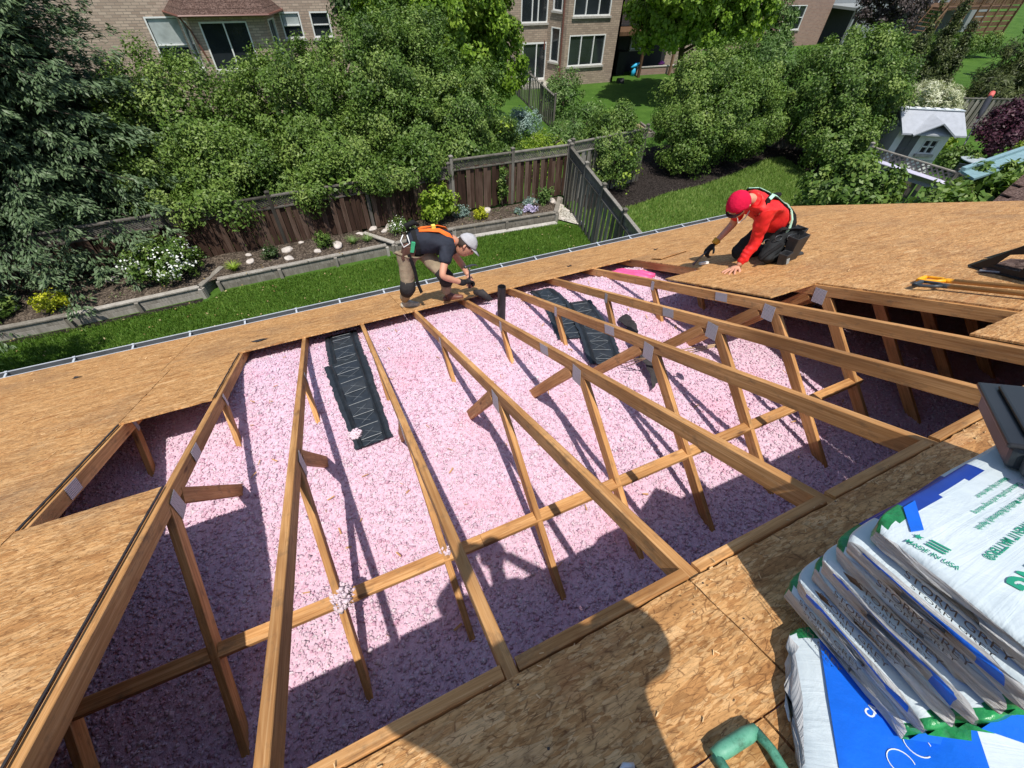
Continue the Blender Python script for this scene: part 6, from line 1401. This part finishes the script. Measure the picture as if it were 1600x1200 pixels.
names = ['lowest wrapped shingle bundle of the aligned stack', 'second wrapped shingle bundle from the bottom of the stack', 'third wrapped shingle bundle from the bottom of the stack', 'middle wrapped shingle bundle of the stack', 'third wrapped shingle bundle from the top of the stack', 'second wrapped shingle bundle from the top of the stack', 'topmost wrapped shingle bundle, its white face printed in green']
z = .055; th = (zt_top-z)/NB; rr = random.Random(4); BG = []
for i in range(NB):
    x0 = .845+.003*i+rr.uniform(-.010, .010); yj = rr.uniform(-.006, .006)
    YF = YFz(z+th*.5)
    e = empty('shingle_bundle', (0, 0, 0), names[i], 'shingle bundle', 'wrapped shingle bundles'); e.matrix_basis = MR @ Matrix.Translation((x0, YF, z))
    b_ = bag('bag', x0, x0+1.02, YF-.345+yj, YF+yj, z, z+th*1.02, i+1, e); BG.append((e, x0, z, b_))
    # sharp heat-shrunk corner flap towards the viewer
    m = MB(); y0 = YF-.345+yj; xs_ = x0-SH*.34; m.add([(xs_+.01, y0+.02, z+.004), (xs_+.12, y0+.004, z+.006), (xs_+.03+rr.uniform(0, .03), y0-.014-rr.uniform(0, .014), z+.010), (xs_-.01, y0+.01, z+th*.6)], [(0, 1, 2), (0, 2, 3), (1, 3, 2)]); m.obj('corner_flap', bagG if i % 3 else bagb, e, MR)
    # end lettering, standing on the left face
    cq, sq = math.cos(math.atan(SH)), math.sin(math.atan(SH))
    ML = MR @ Matrix(((-sq, 0, -cq, x0-.030-SH*(.045+.01*i)), (-cq, 0, sq, YF-.045-.01*i), (0, 1, 0, z+th*.42), (0, 0, 0, 1)))
    text('STORM GREY', .021, ML, print_k, e, -.0001, 1.35)
    ML2 = MR @ Matrix(((-sq, 0, -cq, x0-.030-SH*(.06+.01*i)), (-cq, 0, sq, YF-.06-.01*i), (0, 1, 0, z+th*.14), (0, 0, 0, 1)))
    text('STORM GREY', .012, ML2, print_k, e, -.0001, 1.9)
    if i in (2, 4, 6): m = MB(); q = YF-.05 if i < 6 else YF-.30; xq = x0-.030+SH*(q-YF); m.add([(xq, q, z+th*.5), (xq-.010, q-.03, z+th*.75), (xq-.012, q-.05, z+th*.45), (xq-.006, q-.02, z+th*.35)], [(0, 1, 2, 3)]); m.obj('tear', print_k, e, MR)
    z += th
# prints on the top bag
te, tx0, tz, tb = BG[-1]; zt = zt_top+.0030
PI = math.pi
text('MADE IN USA', .0155, surf(.862, -.012, zt, -PI/2), print_g, te, .0002, .85)
m = MB(); 
YS = lambda y_: (y_-zt*SN)/CS
for q in range(3): m.box(.883+q*.0085, .887+q*.0085, YS(-.060), YS(-.032), zt, zt+.0004)
st = []
for q in range(10): a = PI/2+q*PI/5; r_ = .0085 if q % 2 == 0 else .0035; st.append((.893+math.cos(a)*r_, YS(-.018)+math.sin(a)*r_))
m.prism(st, zt, zt+.0004); m.obj('print', print_g, te, MR)
text('Polymer Modified (Rubberized) Asphalt', .0145, surf(1.19, -.052, zt, PI), print_g, te, .0001, .82)
text('SBS', .010, surf(1.255, -.052, zt, PI), print_g, te) if False else None
text('Cleans and purifies, and smog-reducing', .0135, surf(1.215, -.031, zt, PI), print_g, te, .0001, .80)
text('Makes it help clean the air', .0135, surf(1.215, -.012, zt, PI), print_g, te, .0001, .80)
s_ = 'PERFORMANCE\u2122 \u2013 WHEN IT MATTERS\u00ae'
text(s_, .021, surf(1.24, -.080, zt, PI+.03), print_g, te, .0003, .80)
# sweeping line and large rounded letters under it
m = MB(); m.ribbon([MR @ Vector((1.06-.02*q*.9, YS(-.112-.0012*q*q*.9), zt)) for q in range(6)][::-1], MR.to_3x3() @ Vector((0, 0, 1)), .004, .0005); m.obj('print', print_g, te)
text('CORNING', .055, surf(1.125, -.130, zt, PI), print_g, te, .002, .9)
m = MB(); m.prism([(tx0+.085, YF-.022), (tx0+.125, YF-.022), (tx0+.05, YF-.075), (tx0+.026, YF-.066)], zt-.002, zt+.0004); m.obj('printed_panel', bagb, te, MR)
# lower rotated bundle in front
MB0 = MR @ Matrix.Translation((.80, -.062/CS, 0)) @ Matrix.Rotation(-.62, 4, 'Z')
e = empty('shingle_bundle', (0, 0, 0), 'skewed bottom bundle with large blue panel, sticking out in front of the stack', 'shingle bundle', 'wrapped shingle bundles'); e.matrix_basis = MB0
bag('bag', 0, .95, -.36, 0, .002, .052, 21, e, MB0, 2.2)
m = MB(); m.prism([(-.035, -.300), (.215, -.265), (.26, -.12), (.20, -.02), (.035, -.015)], .0535, .0565); m.obj('printed_panel', bagb, e, MB0)
m = MB(); m.prism([(.30, -.345), (.43, -.345), (.40, -.27), (.30, -.29)], .0535, .0565); m.obj('printed_panel', bagb, e, MB0)
m = MB()
for cx_, cy_ in ((.075, -.275), (.118, -.240)):
    m.tube([(cx_+.021*math.cos(q*PI/12), cy_+.021*math.sin(q*PI/12), .0575) for q in range(21)], .0010, 4)
m.obj('print', print_w, e, MB0)
text('CAUTION', .022, MB0 @ Matrix.Translation((.060, -.205, .0572)) @ Matrix.Rotation(.75, 4, 'Z'), print_w, e, .0006)
text('SUSTAINABLE', .026, MB0 @ Matrix.Translation((.335, -.16, .0560)) @ Matrix.Rotation(.9, 4, 'Z'), print_g, e, .0005, .8)
text('MADE', .020, MB0 @ Matrix.Translation((.385, -.20, .0560)) @ Matrix.Rotation(.9, 4, 'Z'), print_g, e, .0005, .8)

# ------------------------------------------------------------------ tools
def dgrip(name_l, base, d, side, w, L, col, par, rad=.012, n=(0, 0, 1)):
    """D-handle: two arms from a socket and a cross grip"""
    b = Vector(base); d = Vector(d).normalized(); s = Vector(side).normalized(); m = MB()
    m.tube([b-d*.05, b, b+d*.02], [rad*1.3, rad*1.5, rad*1.3], 10)
    for g in (-1, 1): m.tube([b, b+d*L*.3+s*g*w*.35, b+d*L*.75+s*g*w*.5, b+d*L+s*g*w*.48], [rad*1.1, rad, rad*.9, rad], 8)
    m.tube([b+d*L-s*w*.52, b+d*L-s*w*.3, b+d*L+s*w*.3, b+d*L+s*w*.52], [rad*1.1, rad*1.45, rad*1.45, rad*1.1], 12)
    return m.obj(name_l, col, par, sm=True)
nrm = MR.to_3x3() @ Vector((0, 0, 1))
ygr = plain('grip_yellow', (.85, .38, .01), .45); ggr = plain('grip_grey', (.035, .045, .055), .45); wsh = lumber_mat('tool_shaft', (.9, .9, .8), .5)
def shovel(label, tip, dirx, hgt, grip_mat, Ls=1.7):
    e = empty('shovel', RP(tip[0], tip[1]), label, 'shovel'); a = RP(tip[0], tip[1], hgt); b = a+Vector(dirx)*1.0; d = (b-a).normalized()
    s = d.cross(nrm).normalized(); base = a+d*.17
    dgrip('grip', base, -d, s, .115, .15, grip_mat, e, .012)
    m = MB(); m.tube([base, base+d*Ls], .0165, 12); 
    M, L = beamM(base, base+d*Ls); m = MB(); m.tube([(0, 0, 0), (L, 0, 0)], .0165, 12); m.obj('shaft', wsh, e, M, True)
    c = base+d*(Ls+.0); m = MB(); q = [c-s*.02, c+s*.02, c+s*.11+d*.05, c+s*.11+d*.30, c-s*.11+d*.30, c-s*.11+d*.05]; m.add([p-nrm*.02 for p in q]+[p-nrm*.024 for p in q], [(0, 1, 2, 3, 4, 5), (11, 10, 9, 8, 7, 6)]+[(i, (i+1) % 6, 6+(i+1) % 6, 6+i) for i in range(6)]); m.obj('blade', steel_p, e)
    return e
d1 = (RP(4.22, .78, .03)-RP(4.18, 1.32, .03)).normalized()
shovel('yellow-gripped shovel lying on the right boards, its wooden shaft leaving the picture', (4.13, 1.27), d1, .035, ygr)
shovel('grey-gripped shovel lying nearest the cut-out in the right boards', (3.97, 1.22), (RP(4.00, .62, .03)-RP(3.97, 1.22, .03)).normalized(), .04, ggr)
# black roof vent hood lying on its side
e = empty('roof_vent', RP(5.2, 1.15), 'black metal roof vent hood lying on the right boards at the picture edge', 'roof vent')
bm_ = plain('vent_black', (.010, .010, .011), .5)
def pl(pts, th, nm, par=e):
    m = MB(); k_ = len(pts); n_ = (Vector(pts[1])-Vector(pts[0])).cross(Vector(pts[2])-Vector(pts[0])).normalized()*th
    m.add([Vector(p) for p in pts]+[Vector(p)+n_ for p in pts], [tuple(range(k_-1, -1, -1)), tuple(range(k_, 2*k_))]+[(i, (i+1) % k_, k_+(i+1) % k_, k_+i) for i in range(k_)]); return m.obj(nm, bm_, par)
B = lambda x, y, h: RP(x, y, h)
# upright side panel with a window opening, facing the camera
a0, a1 = B(4.74, 1.22, .01), B(4.44, .78, .01)
def SP(u, h): p = a0.lerp(a1, u); return p+Vector((0, 0, h*1.35))
for quad in (((0, 0), (.33, .0), (.33, .035), (.40, .105), (.36, .125), (.20, .065)), ((.36, .125), (.40, .105), (.62, .125), (.70, .20), (.52, .18)), ((.33, 0), (.72, -.0), (.72, .03), (.33, .03)), ((.72, .0), (1.1, 0), (1.1, .22), (.70, .20), (.62, .125), (.72, .06))):
    pl([SP(u, h) for u, h in quad], .004, 'side_panel')
pl([SP(.0, .0), SP(.20, .065), SP(.20, .065)+Vector((.10, .06, -.06)), SP(.0, .0)+Vector((.10, .06, -.06))], .004, 'hood')
pl([SP(.20, .065), SP(.52, .18), SP(.52, .18)+Vector((.22, .10, -.14)), SP(.20, .065)+Vector((.12, .07, -.06))], .004, 'hood')
pl([SP(.52, .18), SP(1.1, .22), SP(1.1, .22)+Vector((.22, .10, -.18)), SP(.52, .18)+Vector((.22, .10, -.14))], .004, 'hood')
pl([SP(-.02, .0), SP(1.1, .0), SP(1.1, .0)+nrm*.001+Vector((-.05, .0, 0)), SP(-.02, .0)+Vector((-.02, .0, 0))], .004, 'flange')
m = MB(); c = SP(.80, .235); m.tube([c+Vector((.03, .05, -.01)), c+Vector((.0, .0, .02)), c+Vector((-.05, -.09, .01)), c+Vector((-.2, -.3, -.02))], [.025, .05, .06, .06], 10); m.obj('collar', bm_, e, sm=True)
for q in range(3): m = MB(); m.box(4.58+.0, 4.98, (.72+q*.001)/CS, (1.12)/CS, .0005+.010*q, .009+.010*q, MR @ Matrix.Translation((.012*q, -.01*q, 0))); tag(m.obj('shingle', [shing_b, shing_g, shing_b][q]), ['brown shingle lowest under the black vent hood', 'grey shingle in the middle under the black vent hood', 'brown shingle uppermost under the black vent hood'][q], 'shingle')
# green D-handle
e = empty('green_shovel', RP(.47, -.2), 'worn green D-shaped shovel handle at the bottom edge', 'shovel')
gm_ = NT('grip_green'); gn = gm_.noise(gm_.coord(), 22, 8, .8); gm_ = gm_.out(gm_.ramp(gn, [(.33, (.05, .16, .10)), (.45, (.10, .33, .22)), (.7, (.18, .44, .31))]), .55)
gb = RP(.472, -.285, .028); gd = (RP(.480, -.125, .024)-gb).normalized(); dgrip('grip', gb, gd, (gd.cross(nrm)), .108, .155, gm_, e, .0110)
m = MB(); m.tube([gb-gd*.02, gb-gd*1.1], .016, 12); m.obj('shaft', wsh, e, sm=True)
# black tool case with red handle on the far end of the stack
e = empty('tool_case', MR @ Vector((1.5, .0, .42)), 'black plastic tool case with red corner, standing on the shingle stack', 'tool case')
Mc = MR @ Matrix.Translation((1.24, YS(.0), .400)) @ Matrix.Rotation(-1.02, 4, 'Z')
redp = plain('case_red', (.55, .02, .02), .35)
def cbox(nm, x0, x1, y0, y1, z0, z1, mt, bv=.01):
    m = MB(); m.box(x0, x1, y0, y1, z0, z1); o = m.obj(nm, mt, e, Mc); b = o.modifiers.new('b', 'BEVEL'); b.width = bv; b.segments = 2; return o
cbox('case_body', 0, .40, 0, .30, .0, .06, black_pl, .012); cbox('case_rim', -.012, .412, -.012, .312, .061, .074, abs_m, .005); cbox('case_lid', .02, .38, .02, .28, .0745, .084, abs_m, .005)
cbox('case_band', .02, .39, -.030, -.0005, .004, .05, ggr, .006); cbox('latch', .03, .12, -.075, -.0305, .0, .045, redp, .010); cbox('latch', .22, .30, -.075, -.0305, .0, .045, redp, .010)
